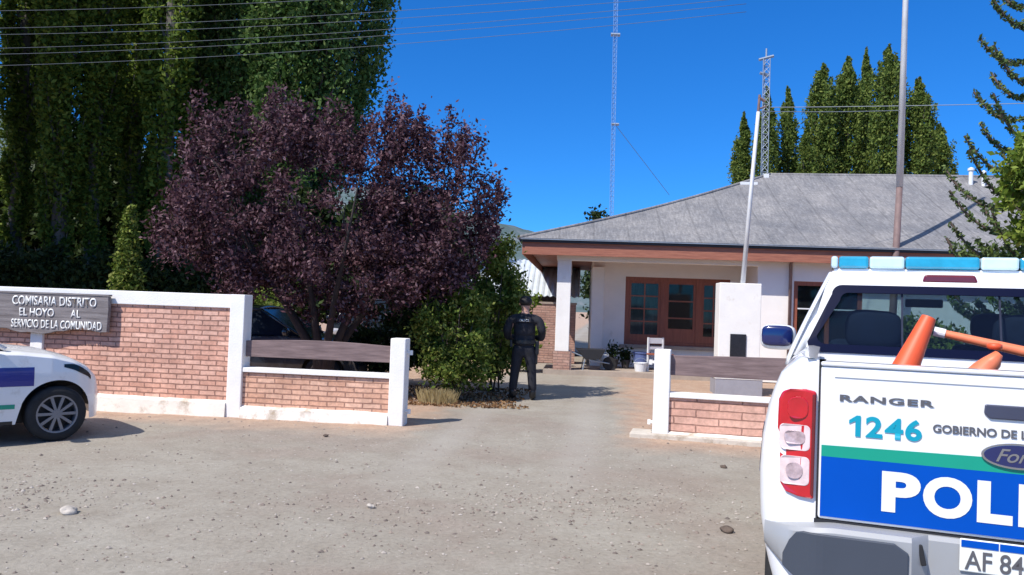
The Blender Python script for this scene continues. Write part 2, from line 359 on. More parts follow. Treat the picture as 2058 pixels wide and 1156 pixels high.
# ------------------------------------------------------------------ ground, hills
def gh(x, y):
    a = noise.noise((x*.35, y*.35, 0))*.03+noise.noise((x*1.7, y*1.7, 5))*.010+noise.noise((x*6, y*6, 9))*.006
    return a
xs = np.concatenate([[-3000, -800, -200, -80, -40, -20], np.arange(-12, 12.01, .09), [20, 40, 80, 200, 800, 3000]])
ys = np.concatenate([[-300, -60, -15, -4], np.arange(0, 17.01, .09), [19, 22, 26, 32, 45, 80, 200, 800, 3000]])
rows = [[(x, y, gh(x, y)-.012 if abs(x) < 13 and -1 < y < 18 else -.02) for x in xs] for y in ys]
g = MB().grid(rows).build('ground', M['ground'], smooth=True, norm=False); setp(g, kind='structure')

# scattered gravel: nobody could count it
def pebble(c, s, rn):
    q = [Vector((0, 0, .7)), Vector((1, 0, 0)), Vector((.3, .9, 0)), Vector((-.8, .6, 0)), Vector((-.8, -.6, 0)), Vector((.3, -.9, 0)), Vector((0, 0, -.3))]
    a = rn.uniform(0, 6.28); R_ = Matrix.Rotation(a, 3, 'Z')
    vs = [Vector(c)+R_ @ Vector((v.x*s*rn.uniform(.7, 1.2), v.y*s*rn.uniform(.5, .9), v.z*s*rn.uniform(.5, 1))) for v in q]
    fs = [(0, i, i % 5+1) for i in range(1, 6)]+[(6, i % 5+1, i) for i in range(1, 6)]
    return vs, fs
def stonemat():
    return leafmat('gravel_stones', [(.13, .11, .10), (.25, .20, .17), (.31, .27, .23), (.44, .40, .36)], .0, .9)
M['gravel'] = stonemat()
rn = random.Random(3); mb = MB()
for i in range(5200):
    if i < 3400:
        y = 3.2+8*rn.random()**1.3; x = rn.uniform(-.68, .68)*y
    else:   # rows thrown up by wheels
        k = rn.choice([0, 1, 2]); x = rn.gauss([-.3, .9, -4.2][k], [1.2, .8, .7][k]); y = rn.gauss([6.1, 6.6, 6.3][k], [.55, .35, .3][k])
    if x > .9 and y < 8.4 and x > .25*y+1.0 and y > 2: continue
    s = .007+.018*rn.random()**4
    mb.add(*pebble((x, y, gh(x, y)-.010), s, rn))
o = mb.build('gravel', M['gravel'], norm=False); setp(o, 'loose small stones scattered over the dirt forecourt', 'gravel', kind='stuff')
for i, (px, py, s, lab) in enumerate([(137, 1029, .055, 'large pale stone lying alone on the gravel at the left'), (1455, 939, .032, 'small dark stone on the gravel by the right brick wall'),
                       (1460, 1066, .045, 'brown stone on the gravel beside the pickup'), (745, 1018, .03, 'light pebble at the middle of the gravel forecourt'), (655, 876, .03, 'dark clod in front of the low brick wall')]):
    r = CM @ Vector(((px-1029)/FPX, -(py-578)/FPX, -1)); k = -CAMZ/r.z; x, y = r.x*k, r.y*k
    ico = bmesh.new(); bmesh.ops.create_icosphere(ico, subdivisions=3, radius=s)
    for v in ico.verts:
        n_ = noise.noise(v.co*(18 if s > .04 else 30)+Vector((i*7, 0, 0))); v.co *= 1+n_*.5; v.co.z *= .6
    me = bpy.data.meshes.new('stone'); ico.to_mesh(me); ico.free()
    o = link('stone', me, M['stone'] if i in (0, 3) else M['bark']); o.location = (x, y, gh(x, y)+s*.15); setp(o, lab, 'stone')

def hill():
    m, t, b = nodes('wooded_hill'); co = coord(t); f = noi(t, co, .02, 8, .7)
    r = ramp(t, f, [(.35, (.045, .085, .075)), (.55, (.10, .14, .15)), (.7, (.22, .22, .24))]); t.links.new(r.outputs[0], b.inputs['Base Color']); b.inputs['Roughness'].default_value = 1  # bluish distance haze is put into the hill colour
    rows = []
    for j in range(30):
        y = 900+j*45; rr = []
        for i in range(160):
            x = -2400+i*32
            e = math.sin(min(1, j/20)*math.pi/2)
            base = 175-(x-0)*.20*(1 if x < 200 else .25)+55*noise.noise((x*.003, 2, 0))+22*noise.noise((x*.012, y*.01, 4))+9*noise.noise((x*.04, y*.04, 4))
            if x > 200: base = 150+40*noise.noise((x*.004, 2, 0))+9*noise.noise((x*.03, y*.03, 4))
            rr.append((x, y, -5+max(0, base)*e*(1.0)))
        rows.append(rr)
    o = MB().grid(rows).build('hills', m, smooth=True, norm=False); setp(o, kind='structure')
hill()

# ------------------------------------------------------------------ walls of the forecourt
AL = math.atan(.113)
wl = thing('brick_wall', 'tall red brick wall with white frame and pale plinth behind the white car', 'brick wall', (-3.50, 10.58, 0), -AL)
# local x to the left is negative, y towards the house
LW = 6.2
MB().box(-LW, -.20, .03, .17, .18, 1.42).build('brick_panel', M['brick'], wl)
MB().box(-LW, -.20, .0, .20, 1.42, 1.60).build('coping', M['stucco'], wl, bevel=.008)
MB().box(-.20, 0, -.02, .23, -.05, 1.603).build('pillar', M['stucco'], wl, bevel=.01)
MB().box(-3.02, -2.84, -.01, .21, .2, 1.42).build('pillar', M['stucco'], wl, bevel=.01)
pl_rows = []
for i in range(80):
    x = -LW+(LW-.2)*i/79; n1 = noise.noise((x*1.3, 0, 0))*.02; n2 = noise.noise((x*2.2, 4, 0))*.02
    pl_rows.append([(x, .2, -.05), (x, -.05+n1, -.05), (x, -.03+n1*.7, .17+n2), (x, .032, .205+n2), (x, .2, .205)])
MB().grid(pl_rows, close=True).add(pl_rows[-1], [(0, 1, 2, 3, 4)]).build('plinth', M['plinth'], wl, smooth=False)

def low_wall(root, x0, x1, post_at, zw, plh, brick, ptop, board, hinge_side):
    MB().box(x0, x1, .03, .17, plh, zw-.06).build('brick_panel', M[brick], root)
    MB().box(x0, x1, -.005, .20, zw-.06, zw).build('coping', M['stucco'], root, bevel=.006)
    r = []
    for i in range(60):
        x = x0+(x1-x0)*i/59; n1 = noise.noise((x*1.7, 9, 0))*.02
        r.append([(x, .2, -.05), (x, -.05+n1, -.05), (x, -.025+n1*.7, plh-.02+n1), (x, .032, plh+.01+n1), (x, .2, plh+.01)])
    MB().grid(r, close=True).add(r[0], [(0, 1, 2, 3, 4)]).add(r[-1], [(0, 1, 2, 3, 4)]).build('plinth', M['plinth'], root)
    MB().box(post_at, post_at+.2, -.02, .23, -.05, ptop).build('post', M['stucco'], root, bevel=.012)
    bx0, bx1, z0, z1 = board
    top = [(bx0+(bx1-bx0)*k/12, z1+.035*math.sin(math.pi*k/12)) for k in range(13)]
    MB().prism([(bx0, z0)]+[(bx1, z0)]+top[::-1], 'Y', .075, .12).build('rail_board', M['oldwood'], root, bevel=.004)
    hx = post_at+(.2 if hinge_side > 0 else 0)
    for z in (.93, .17):
        MB().tube([(hx, .10, z), (hx+.05*hinge_side, .10, z)], .018).tube([(hx+.05*hinge_side, .10, z-.03), (hx+.05*hinge_side, .10, z+.03)], .022).build('gate_hinge', M['stucco'], root)

lw = thing('low_brick_wall', 'low brick wall with a brown wooden rail board joining the tall wall to the white gatepost', 'low wall', (-3.50, 10.58, 0), -AL, 'low brick walls with a rail board')
low_wall(lw, 0.002, 1.98, 1.98, .65, .14, 'brick2', 1.11, (0.002, 1.98, .79, 1.0), 1)
AR = math.atan(.25)
rw = thing('low_brick_wall', 'low brick wall with a brown wooden rail board running behind the police pickup', 'low wall', (1.86, 10.16, 0), -AR, 'low brick walls with a rail board')
low_wall(rw, .17, 4.6, -.03, .565, .07, 'brick4', 1.10, (.17, 4.6, .78, 1.03), -1)
MB().box(-.30, 4.6, -.16, -.052, -.05, .055).box(-.30, -.035, -.052, .26, -.05, .055).build('kerb', M['concrete'], rw, bevel=.015)

# ---- text
def text(name, s, m, parent, x0, x1, z0, z1, y, bold=0, shear=0, spacing=1.0, depth=.001, rot=None):
    cu = bpy.data.curves.new(name, 'FONT'); cu.body = s; cu.offset = bold; cu.shear = shear; cu.space_character = spacing
    cu.extrude = 0; cu.resolution_u = 6
    t = bpy.data.objects.new(name, cu); C.objects.link(t)
    bpy.context.view_layer.update(); dg = bpy.context.evaluated_depsgraph_get()
    me = bpy.data.meshes.new_from_object(t.evaluated_get(dg)); bpy.data.objects.remove(t)
    co = np.array([v.co[:] for v in me.vertices]); mn, mx = co.min(0), co.max(0)
    X = x0+(co[:, 0]-mn[0])/(mx[0]-mn[0])*(x1-x0); Z = z0+(co[:, 1]-mn[1])/(mx[1]-mn[1])*(z1-z0)
    if callable(y): Y = np.array([y(a) for a in X])
    else: Y = np.full(len(X), y)
    me.vertices.foreach_set('co', np.stack([X, Y, Z], 1).astype('f').ravel()); me.materials.clear(); me.update()
    o = link(name, me, m, parent)
    if depth > .002:
        md = o.modifiers.new('solid', 'SOLIDIFY'); md.thickness = depth; md.offset = 0
    return o

def letters(name, m, parent, items, z0, z1, y, bold):
    """glyphs given one by one with their own left and right edges, joined into one lettering mesh"""
    parts = []
    for chs, a_, b_ in items:
        if chs == '1':
            w_ = b_-a_; h_ = z1-z0
            poly = [(b_-w_*.05, z0), (b_-w_*.05, z1), (b_-w_*.38, z1), (a_, z1-h_*.24), (a_, z1-h_*.42), (b_-w_*.48, z1-h_*.27), (b_-w_*.48, z0)]
            parts.append(MB().add([(u, y, v) for u, v in poly], [tuple(range(7))]).build(name, m, parent))
        else: parts.append(text(name, chs, m, parent, a_, b_, z0, z1, y, bold, depth=.001))
    base = parts[0]; bm = bmesh.new()
    for o in parts: bm.from_mesh(o.data)
    bm.to_mesh(base.data); bm.free()
    for o in parts[1:]: bpy.data.objects.remove(o)
    return base

# sign board on the tall wall
sg = thing('sign_board', 'weathered grey wooden sign with white lettering fixed on the brick wall above the white car', 'sign', (-3.50, 10.58, 0), -AL)
SL, SR = -4.95, -1.86
bot = [(SL+(SR-SL)*k/30, 1.012+.025*math.sin(k*.55)+.012*math.sin(k*1.7)+(.035 if k > 24 else 0)) for k in range(31)]
MB().prism(bot+[(SR, 1.09), (SR+.01, 1.33), (SR, 1.515), (SL, 1.55)], 'Y', -.10, -.035).build('board', M['signwood'], sg, bevel=.006)
MB().box(SL, SR+.01, -.108, -.03, 1.517, 1.540).build('cap_strip', M['signwood'], sg)
text('lettering', 'Comisaria Distrito'.upper(), M['letter'], sg, -3.23, -2.02, 1.362, 1.487, -.106, .012, depth=.008)
text('lettering', 'EL HOYO', M['letter'], sg, -3.12, -2.62, 1.215, 1.325, -.106, .012, depth=.008)
text('lettering', 'AL', M['letter'], sg, -2.38, -2.24, 1.215, 1.32, -.106, .012, depth=.008)
text('lettering', 'SERVICIO DE LA COMUNIDAD', M['letter'], sg, -3.23, -1.93, 1.058, 1.172, -.106, .014, depth=.008)

# ------------------------------------------------------------------ house
HA = rad(5)
h = thing('house', 'long white single storey house with grey hipped roof and porch', 'house', (.25, 19.4, 0), -HA)
ZE = 3.24
# walls (local x to the right, y to the back)
def wall_seg(name, pts, z0, z1, m, par, th=None):
    mb_ = MB(); n = len(pts)
    mb_.add([(x, y, z) for z in (z0, z1) for x, y in pts], [(i, (i+1) % n, n+(i+1) % n, n+i) for i in range(n)]); return mb_.build(name, m, par)
PW0, PW1 = 1.72, 5.65   # porch front wall between these x
FY, RY = 2.45, .45      # facade of the porch, facade of the right room
def wall_hole(x0, x1, z0, z1, hx0, hx1, hz0, hz1, y, th=.2):
    m_ = MB()
    for a, b, c, d in ((x0, hx0, z0, z1), (hx1, x1, z0, z1), (hx0, hx1, z0, hz0), (hx0, hx1, hz1, z1)):
        if b > a and d > c: m_.box(a, b, y, y+th, c, d)
    return m_
D0, D1, DZ0, DZ1 = 2.60, 5.36, .70, 2.52
wm = wall_hole(PW0, PW1, 0, 3.1, D0, D1, DZ0, DZ1, FY)
R0, R1 = 6.50, 8.1
wm2 = wall_hole(PW1, 12, 0, 3.1, R0, R1, .85, 2.45, RY)
mb = MB(); mb.v = wm.v; mb.f = wm.f
mb.add(wm2.v, wm2.f)
mb.box(PW1, PW1+.2, RY+.2, FY+.2, 0, 3.1)
mb.box(PW0, PW0+.2, FY+.2, 10.4, 0, 3.1).box(12, 12.2, RY, 10.4, 0, 3.1).box(PW0+.2, 12, 10.2, 10.4, 0, 3.1)
mb.build('wall', M['housewhite'], h)
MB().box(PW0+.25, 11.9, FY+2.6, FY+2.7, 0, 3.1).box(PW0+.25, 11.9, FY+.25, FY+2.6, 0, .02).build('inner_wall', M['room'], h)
MB().box(.55, PW1-.005, .30, FY-.003, -.1, .10).build('porch_floor', M['porch'], h)
# column
for (cx0, cx1, cy0, cy1) in ((.82, 1.16, .36, .70),):
    c_ = MB().box(cx0, cx1, cy0, cy1, .55, 2.78).build('column', M['stucco'], h, bevel=.01)
    MB().box(cx0-.03, cx1+.03, cy0-.03, cy1+.03, .1, .55).build('column_base', M['brick3'], h)
    MB().box(cx1+.032, cx1+.075, cy0-.02, cy0+.02, .1, .62).build('stake', M['oldwood'], h)
MB().box(PW0-.02, PW0+.30, FY-.22, FY-.002, .1, 2.75).build('pilaster', M['housewhite'], h, bevel=.01)
MB().box(.80, PW1-.003, .36, .62, 2.78, 3.08).box(.80, 1.08, .62, 9.5, 2.78, 3.08).build('beam', M['housewhite'], h)
# side garden wall behind the column
# eaves: soffit + fascia + gutter
HX, HY = 19.5, 11.0
MB().box(.02, HX-.02, .02, HY-.02, 3.08, 3.12).build('soffit', M['fascia'], h)
fb = MB().box(0, HX, -.035, .0, 2.87, 3.20).box(-.035, 0, -.035, HY, 2.87, 3.20)
fb.build('fascia_board', M['fascia'], h, bevel=.004)
MB().box(-.10, HX, -.10, -.037, 3.165, 3.235).box(-.10, -.037, -.037, HY, 3.165, 3.235).build('gutter', M['black'], h)
MB().box(-.14, HX+.1, -.14, -.10, 3.225, 3.262).build('gutter_rim', M['steel'], h)
A = [(-.14, -.14, ZE), (HX+.14, -.14, ZE), (HX+.14, HY+.14, ZE), (-.14, HY+.14, ZE)]
Rl, Rr = (7.0, 5.5, 5.88), (13.6, 5.5, 5.95)
nR = 14
def lerp(a, b, t_): return tuple(a[i]+(b[i]-a[i])*t_ for i in range(3))
rf = MB()
def face_grid(a, b, c, d, nu=40):   # a-b eave, d-c ridge
    rows = []
    for j in range(nR+1):
        t_ = j/nR; rr = []
        for i in range(nu+1):
            p = lerp(lerp(a, b, i/nu), lerp(d, c, i/nu), t_)
            rr.append((p[0], p[1], p[2]+.035*math.sin(t_*math.pi)*0-.12*math.sin(t_*math.pi)+.012*noise.noise((p[0]*.8, p[1]*.8, 0))))
        rows.append(rr)
    rf.grid(rows)
face_grid(A[0], A[1], Rr, Rl); face_grid(A[1], A[2], Rr, Rr, 20); face_grid(A[2], A[3], Rl, Rr); face_grid(A[3], A[0], Rl, Rl, 20)
rfo = rf.build('roof', M['roof'], h, smooth=False, solid=.03)
MB().tube([lerp(Rl, Rr, k/6) for k in range(7)], .06, 6).tube([(lerp(A[0], Rl, k/10)[0], lerp(A[0], Rl, k/10)[1], lerp(A[0], Rl, k/10)[2]-.12*math.sin(k/10*math.pi)+.02) for k in range(11)], .05, 6).build('ridge_cap', M['roof'], rfo, smooth=True)
def roof_vent(x, y, z0, z1, r):
    MB().lathe([(r, z0), (r, z1), (r*1.5, z1), (r*1.5, z1+.06), (.01, z1+.1)], (x, y, 0), n=12).build('roof_vent', M['bucket'], rfo, smooth=False)
roof_vent(12.55, 4.9, 5.4, 6.02, .06); roof_vent(12.85, 4.8, 5.4, 5.92, .05)
MB().box(5.95, 6.45, 4.6, 4.75, 5.42, 5.50).build('roof_flashing', M['bucket'], rfo)
MB().box(6.75, 6.9, 5.2, 5.3, 5.7, 5.86).build('roof_flashing', M['bucket'], rfo)
# glazed porch unit
f_ = MB()
y0, y1 = FY+.02, FY+.12
for a, b, c, d in ((D0, D0+.09, DZ0, DZ1), (D1-.09, D1, DZ0, DZ1), (D0, D1, DZ1-.1, DZ1), (D0, D1, DZ0, DZ0+.09),
                   (3.55, 3.69, DZ0, DZ1), (4.48, 4.62, DZ0, DZ1)): f_.box(a, b, y0-(.006 if b-a > 1 else 0), y1, c, d)
wf = f_.build('window_frame', M['redwood'], h, bevel=.004)
for (a, b, nx, nz) in ((D0+.09, 3.55, 2, 4), (4.62, D1-.09, 2, 4), (3.69, 4.48, 1, 3)):
    m_ = MB(); sw = .07
    z0_, z1_ = DZ0+.09, DZ1-.1
    y_ = FY+.045
    m_.box(a, a+sw, y_, y_+.05, z0_, z1_).box(b-sw, b, y_, y_+.05, z0_, z1_).box(a+sw, b-sw, y_, y_+.05, z0_, z0_+sw+(0.3 if nx == 1 else 0.12)).box(a+sw, b-sw, y_, y_+.05, z1_-sw, z1_)
    for i in range(1, nx): xx = a+sw+(b-a-2*sw)*i/nx; m_.box(xx-.018, xx+.018, y_+.008, y_+.04, z0_+sw+.1, z1_-sw)
    for i in range(1, nz): zz = z0_+.2+(z1_-z0_-.27)*i/nz; m_.box(a+sw, b-sw, y_+.011, y_+.038, zz-.018, zz+.018)
    s_ = m_.build('sash', M['redwood'], wf)
    MB().box(a+.03, b-.03, y_+.02, y_+.026, z0_+.03, z1_-.03).build('pane', M['hglass'], wf)
MB().box(D0+.1, 3.5, FY+.16, FY+.17, DZ0+.1, DZ1-.1).build('curtain', M['curtain'], wf)
MB().box(4.65, D1-.1, FY+.16, FY+.17, 1.2, DZ1-.1).build('curtain', M['curtain'], wf)
MB().box(D0-.12, D1+.12, FY-.10, FY-.003, DZ0-.09, DZ0-.002).build('window_sill', M['porch'], wf)
# right window
m_ = MB(); y_ = RY+.03
for a, b, c, d in ((R0, R0+.1, .85, 2.45), (R1-.1, R1, .85, 2.45), (R0+.1, R1-.1, 2.35, 2.45), (R0+.1, R1-.1, .85, .95), (7.25, 7.35, .95, 2.35)): m_.box(a, b, y_, y_+.09, c, d)
wf2 = m_.build('window_frame', M['redwood'], h, bevel=.004)
MB().box(R0+.05, R1-.05, y_+.04, y_+.046, .9, 2.4).build('pane', M['hglass'], wf2)
MB().box(R0+.1, R1-.1, y_-.03, y_-.01, 1.78, 1.81).build('security_bar', M['bucket'], wf2)
MB().box(R0-.1, R1+.1, RY-.10, RY-.003, .77, .848).build('window_sill', M['porch'], wf2)
# downspout
MB().tube([(6.40, .05, 3.12), (6.40, .2, 3.0), (6.40, .38, 2.85), (6.40, .40, .1)], .04, 8).build('downspout', M['polebrown'], h, smooth=True)

# small things along the porch, in house coordinates -> world
def hw(x, y, z=0): a = -HA; return (.25+x*math.cos(a)-y*math.sin(a), 19.4+x*math.sin(a)+y*math.cos(a), z)
def bucket(lab, x, y, r, hgt, m, cat='bucket'):
    t = thing('bucket', lab, cat, hw(x, y, .1))
    MB().lathe([(.001, 0), (r*.8, 0), (r, hgt), (r*1.06, hgt), (r*1.06, hgt+.02), (r*.95, hgt+.02), (r*.75, .02), (.001, .02)], n=20).build('bucket_body', m, t, smooth=False)
    MB().tube([(r*math.cos(a), -.02, hgt-.02+r*.9*math.sin(a)) for a in np.linspace(0, math.pi, 12)], .006, 5).build('bucket_handle', M['steel'], t)
bucket('white plastic bucket beside the wheelbarrow in front of the porch column', 2.05, 1.2, .12, .34, M['bucket'])
bucket('white and blue plastic bucket under the porch window', 2.95, .9, .17, .2, M['bucket'])
b2 = thing('washing_tub', 'blue plastic tub stacked behind the white bucket under the window', 'tub', hw(3.02, 1.55, .1))
MB().lathe([(.001, 0), (.17, 0), (.22, .42), (.24, .42), (.24, .45), (.20, .45), (.15, .03), (.001, .03)], n=20).build('tub_body', M['bluepl'], b2)
def leaves(name, Cn, size, m, parent=None, up=0, asp=.5, stretch=None):
    n = len(Cn); a = rng.normal(size=(n, 3)); a /= np.linalg.norm(a, axis=1)[:, None]
    if up: a[:, 2] += up; a /= np.linalg.norm(a, axis=1)[:, None]
    b = np.cross(a, rng.normal(size=(n, 3))); b /= np.linalg.norm(b, axis=1)[:, None]
    s = size*(.6+.8*rng.random(n))[:, None]
    V = np.stack([Cn-a*s, Cn+b*s*asp-a*s*.1, Cn+a*s, Cn-b*s*asp-a*s*.1], 1).reshape(-1, 3).astype('f')
    me = bpy.data.meshes.new(name); me.vertices.add(4*n); me.vertices.foreach_set('co', V.ravel())
    me.loops.add(4*n); me.loops.foreach_set('vertex_index', np.arange(4*n, dtype='i'))
    me.polygons.add(n); me.polygons.foreach_set('loop_start', np.arange(0, 4*n, 4, dtype='i'))
    try: me.polygons.foreach_set('loop_total', np.full(n, 4, dtype='i'))
    except Exception: pass
    me.update(calc_edges=True); me.validate()
    return link(name, me, m, parent)
def pot_plant(lab, x, y, r, hp, hh, leaf='shrub'):
    t = thing('potted_plant', lab, 'potted plant', hw(x, y, .1))
    MB().lathe([(.001, 0), (r*.7, 0), (r, hp), (r*1.1, hp), (r*1.1, hp+.03), (.001, hp+.02)], n=16).build('pot', M['pot'], t)
    c_ = rng.normal(size=(260, 3))*np.array([r*.7, r*.7, hh*.3])+np.array([0, 0, hp+hh*.5])
    leaves('foliage', c_, .045, M[leaf], t, up=.5)
pot_plant('dark leafy plant in a black pot left of the porch window', 2.3, 1.6, .14, .22, .4, 'darkshrub')
pot_plant('small dark pot plant next to the blue tub on the porch', 2.62, 1.7, .12, .2, .3, 'darkshrub')
wb = thing('wheelbarrow', 'dark wheelbarrow parked by the porch column', 'wheelbarrow', hw(1.75, .75, .1))
MB().prism([(-.42, .52), (.30, .52), (.16, .27), (-.20, .27)], 'Y', -.25, .25).build('tray', M['black'], wb, bevel=.01)
MB().tube([(-.85, -.2, .55), (0, -.2, .24), (.42, -.04, .17)], .017, 6).tube([(-.85, .2, .55), (0, .2, .24), (.42, .04, .17)], .017, 6).tube([(-.2, -.2, .30), (-.25, -.2, 0)], .015, 6).tube([(-.2, .2, .30), (-.25, .2, 0)], .015, 6).build('frame', M['steel'], wb)
MB().lathe([(.02, -.03), (.16, -.03), (.17, 0), (.16, .03), (.02, .03)], (.42, 0, .17), 'Y', 20).build('wheel', M['rubber'], wb)
ch = thing('garden_chair', 'white garden chair with red seat beside the gatepost in front of the porch', 'chair', hw(3.42, .9, .1), rad(25))
for sx_ in (-.22, .22):
    for sy_ in (-.2, .2): MB().box(sx_-.02, sx_+.02, sy_-.02, sy_+.02, 0, .42 if sy_ < 0 else .85).build('leg', M['bucket'], ch)
MB().box(-.25, .25, -.23, .23, .42, .46).build('seat', M['redwood'], ch, bevel=.008)
MB().box(-.20, .20, .19, .215, .55, .62).box(-.20, .20, .19, .215, .70, .84).build('backrest', M['bucket'], ch)

# sheds and garden wall to the left behind the officer
sh = thing('shed', 'dark timber shed with a pale metal roof left of the house', 'shed', (-1.0, 27.5, 0), -HA)
MB().box(-2.4, 2.9, 0, 4, 0, 2.05).build('wall', M['shedwall'], sh)
rr = [[(-2.8+6.1*i/120, y, z+.025*math.sin(i*1.6)) for i in range(121)] for y, z in ((-.45, 2.0), (2.2, 3.35), (4.5, 2.2))]
MB().grid(rr).build('roof', M['metalsheet'], sh, solid=.02)
gw = thing('garden_wall', 'dull brick garden wall running back beside the porch column', 'wall', (0.0, 0.0, 0))
MB().box(.30, 1.9, 23.6, 23.78, 0, 1.72).build('brick_panel', M['brick3'], gw)
MB().box(.28, 1.92, 23.57, 23.81, 1.72, 1.78).build('coping', M['porch'], gw)

# ------------------------------------------------------------------ monument with plaque, flagpoles, masts
mo = thing('flagpole_pillar', 'square white masonry pillar with a dark plaque at the foot of the flagpole', 'pillar', (P(1486, 700, 16.1).x, 16.3, 0), -HA)
MB().box(-.41, .41, -.25, .25, .33, 2.22).build('shaft', M['stucco'], mo, bevel=.012)
MB().box(-.46, .46, -.34, .30, -.05, .30).build('pedestal', M['greybase'], mo, bevel=.01)
MB().box(-.47, .47, -.35, .31, .301, .345).build('pedestal_cap', M['stucco'], mo, bevel=.01)
MB().box(-.18, .13, -.278, -.252, .74, 1.20).build('plaque', M['plaque'], mo, bevel=.004)
fp = thing('flagpole', 'slim white flagpole leaning slightly above the plaque pillar', 'flagpole', (0, 0, 0))
a_, b_ = P(1492, 572, 16.3), P(1524, 225, 16.3)
MB().tube([a_-Vector((0, 0, .1)), a_.lerp(b_, .5), b_], [.05, .042, .036], 10).build('pole', M['pole'], fp, smooth=True)
MB().tube([b_, b_+Vector((.02, 0, .35))], .028, 8).tube([b_+Vector((-.02, 0, .05)), b_+Vector((.16, 0, .12))], .02, 6).tube([b_+Vector((0, 0, .3)), b_+Vector((.13, 0, .22))], .03, 6).build('pulley_bracket', M['polebrown'], fp)
# lattice antenna
def lattice(name, lab, base, top, wd, m, nseg, r, group=None):
    t = thing(name, lab, 'antenna mast', (0, 0, 0)); base, top = Vector(base), Vector(top)
    legs = [Vector((wd/2*math.cos(a), wd/2*math.sin(a), 0)) for a in (rad(90), rad(210), rad(330))]
    for l in legs: MB().tube([base+l, top+l], r, 6).build('mast_leg', m, t)
    mb_ = MB()
    for i in range(nseg):
        p, q = base.lerp(top, i/nseg), base.lerp(top, (i+1)/nseg)
        for k in range(3): mb_.tube([p+legs[k], q+legs[(k+1) % 3]], r*.6, 4, False).tube([p+legs[k], p+legs[(k+1) % 3]], r*.6, 4, False)
    mb_.build('bracing', m, t); return t
aX = P(1539, 300, 27.5); tp_ = P(1540, 118, 27.5)
la = lattice('antenna_mast', 'short lattice antenna mast above the house roof behind the slim flagpole', (aX.x, 27.5, 0), (tp_.x, 27.5, tp_.z), .27, M['steel'], 40, .014)
MB().tube([tp_+Vector((-.25, 0, -.05)), tp_+Vector((.25, 0, .1))], .05, 6).tube([tp_, tp_+Vector((0, 0, .35))], .03, 6).build('aerial', M['steel'], la)
MB().tube([tp_+Vector((-.2, 0, -.5)), tp_+Vector((.1, 0, -.6))], .05, 6).build('aerial', M['steel'], la)
fb_, ft_ = P(1226, 600, 62), P(1239, -60, 62)
fm = lattice('antenna_mast', 'tall thin guyed radio mast standing far behind the left end of the roof', (fb_.x, 62, 0), (ft_.x, 62, ft_.z), .34, M['faraerial'], 70, .020)
for q in (170, 560): pass
g0 = P(1236, 250, 62)
MB().tube([g0, P(1345, 392, 70)], .03, 4).build('guy_wire', M['faraerial'], fm)
MB().tube([P(1237, 70, 62)+Vector((-.35, 0, 0)), P(1237, 70, 62)+Vector((.35, 0, 0))], .14, 6).build('clamp', M['steel'], fm)
MB().tube([g0+Vector((-.3, 0, 0)), g0+Vector((.3, 0, 0))], .11, 6).build('clamp', M['steel'], fm)

f2 = thing('flagpole', 'thick tall white flagpole with a brown lower half in front of the house', 'flagpole', (0, 0, 0))
p0, p1, p2 = P(1799, 540, 18.6), P(1808, 372, 18.6), P(1822, -60, 18.6)
p00 = Vector((p0.x-(p1.x-p0.x)*1.3, 18.6, -.05))
MB().tube([p00, p0, p1], [.085, .08, .07], 12).build('lower_tube', M['polebrown'], f2, smooth=True)
MB().tube([p1-Vector((0, 0, .05)), p2, p2+(p2-p1)*.35], [.078, .06, .04], 12).build('upper_tube', M['pole'], f2, smooth=True)
# small bracketed fitting under the eave, right of the thick pole
sp = thing('wall_lamp', 'small red and white fitting under the eave beside the thick flagpole', 'lamp', hw(9.75, .0, 2.95))
MB().lathe([(.02, 0), (.09, .03), (.09, .14), (.03, .18)], (0, -.12, -.1), n=14).build('shade', M['bucket'], sp)
MB().box(-.03, .03, -.1, -.04, -.02, .04).build('bracket', M['redwood'], sp)

# overhead wires
def wire(lab, a, b, r=.012, sag=.25, grp='overhead wires crossing the top of the picture'):
    a, b = Vector(a), Vector(b)
    pts = [a.lerp(b, k/30)-Vector((0, 0, sag*4*(k/30)*(1-k/30))) for k in range(31)]
    o = MB().tube(pts, r, 5).build('overhead_wire', M['wire' if r > .0045 else 'thinwire'], smooth=True); setp(o, lab, 'wire', grp)
ords = ['topmost', 'second', 'third', 'fourth', 'fifth', 'lowest']
for i, (yl, yr) in enumerate([(14, -58), (50, -30), (62, -12), (92, 2), (104, 14), (128, 30)]):
    wire(f'{ords[i]} of the six thin overhead wires crossing the left trees and sky', P(-260, yl+8, 13.5), P(1500, yr-6, 9.6), .0031, .16)
wire('upper of two pale wires running right from the slim flagpole', P(1548, 216, 26), P(2250, 203, 22), .012, .03, 'pale wires over the roof')
wire('lower of two pale wires running right from the slim flagpole', P(1530, 224, 16.3), P(1812, 222, 18.6), .008, .02, 'pale wires over the roof')

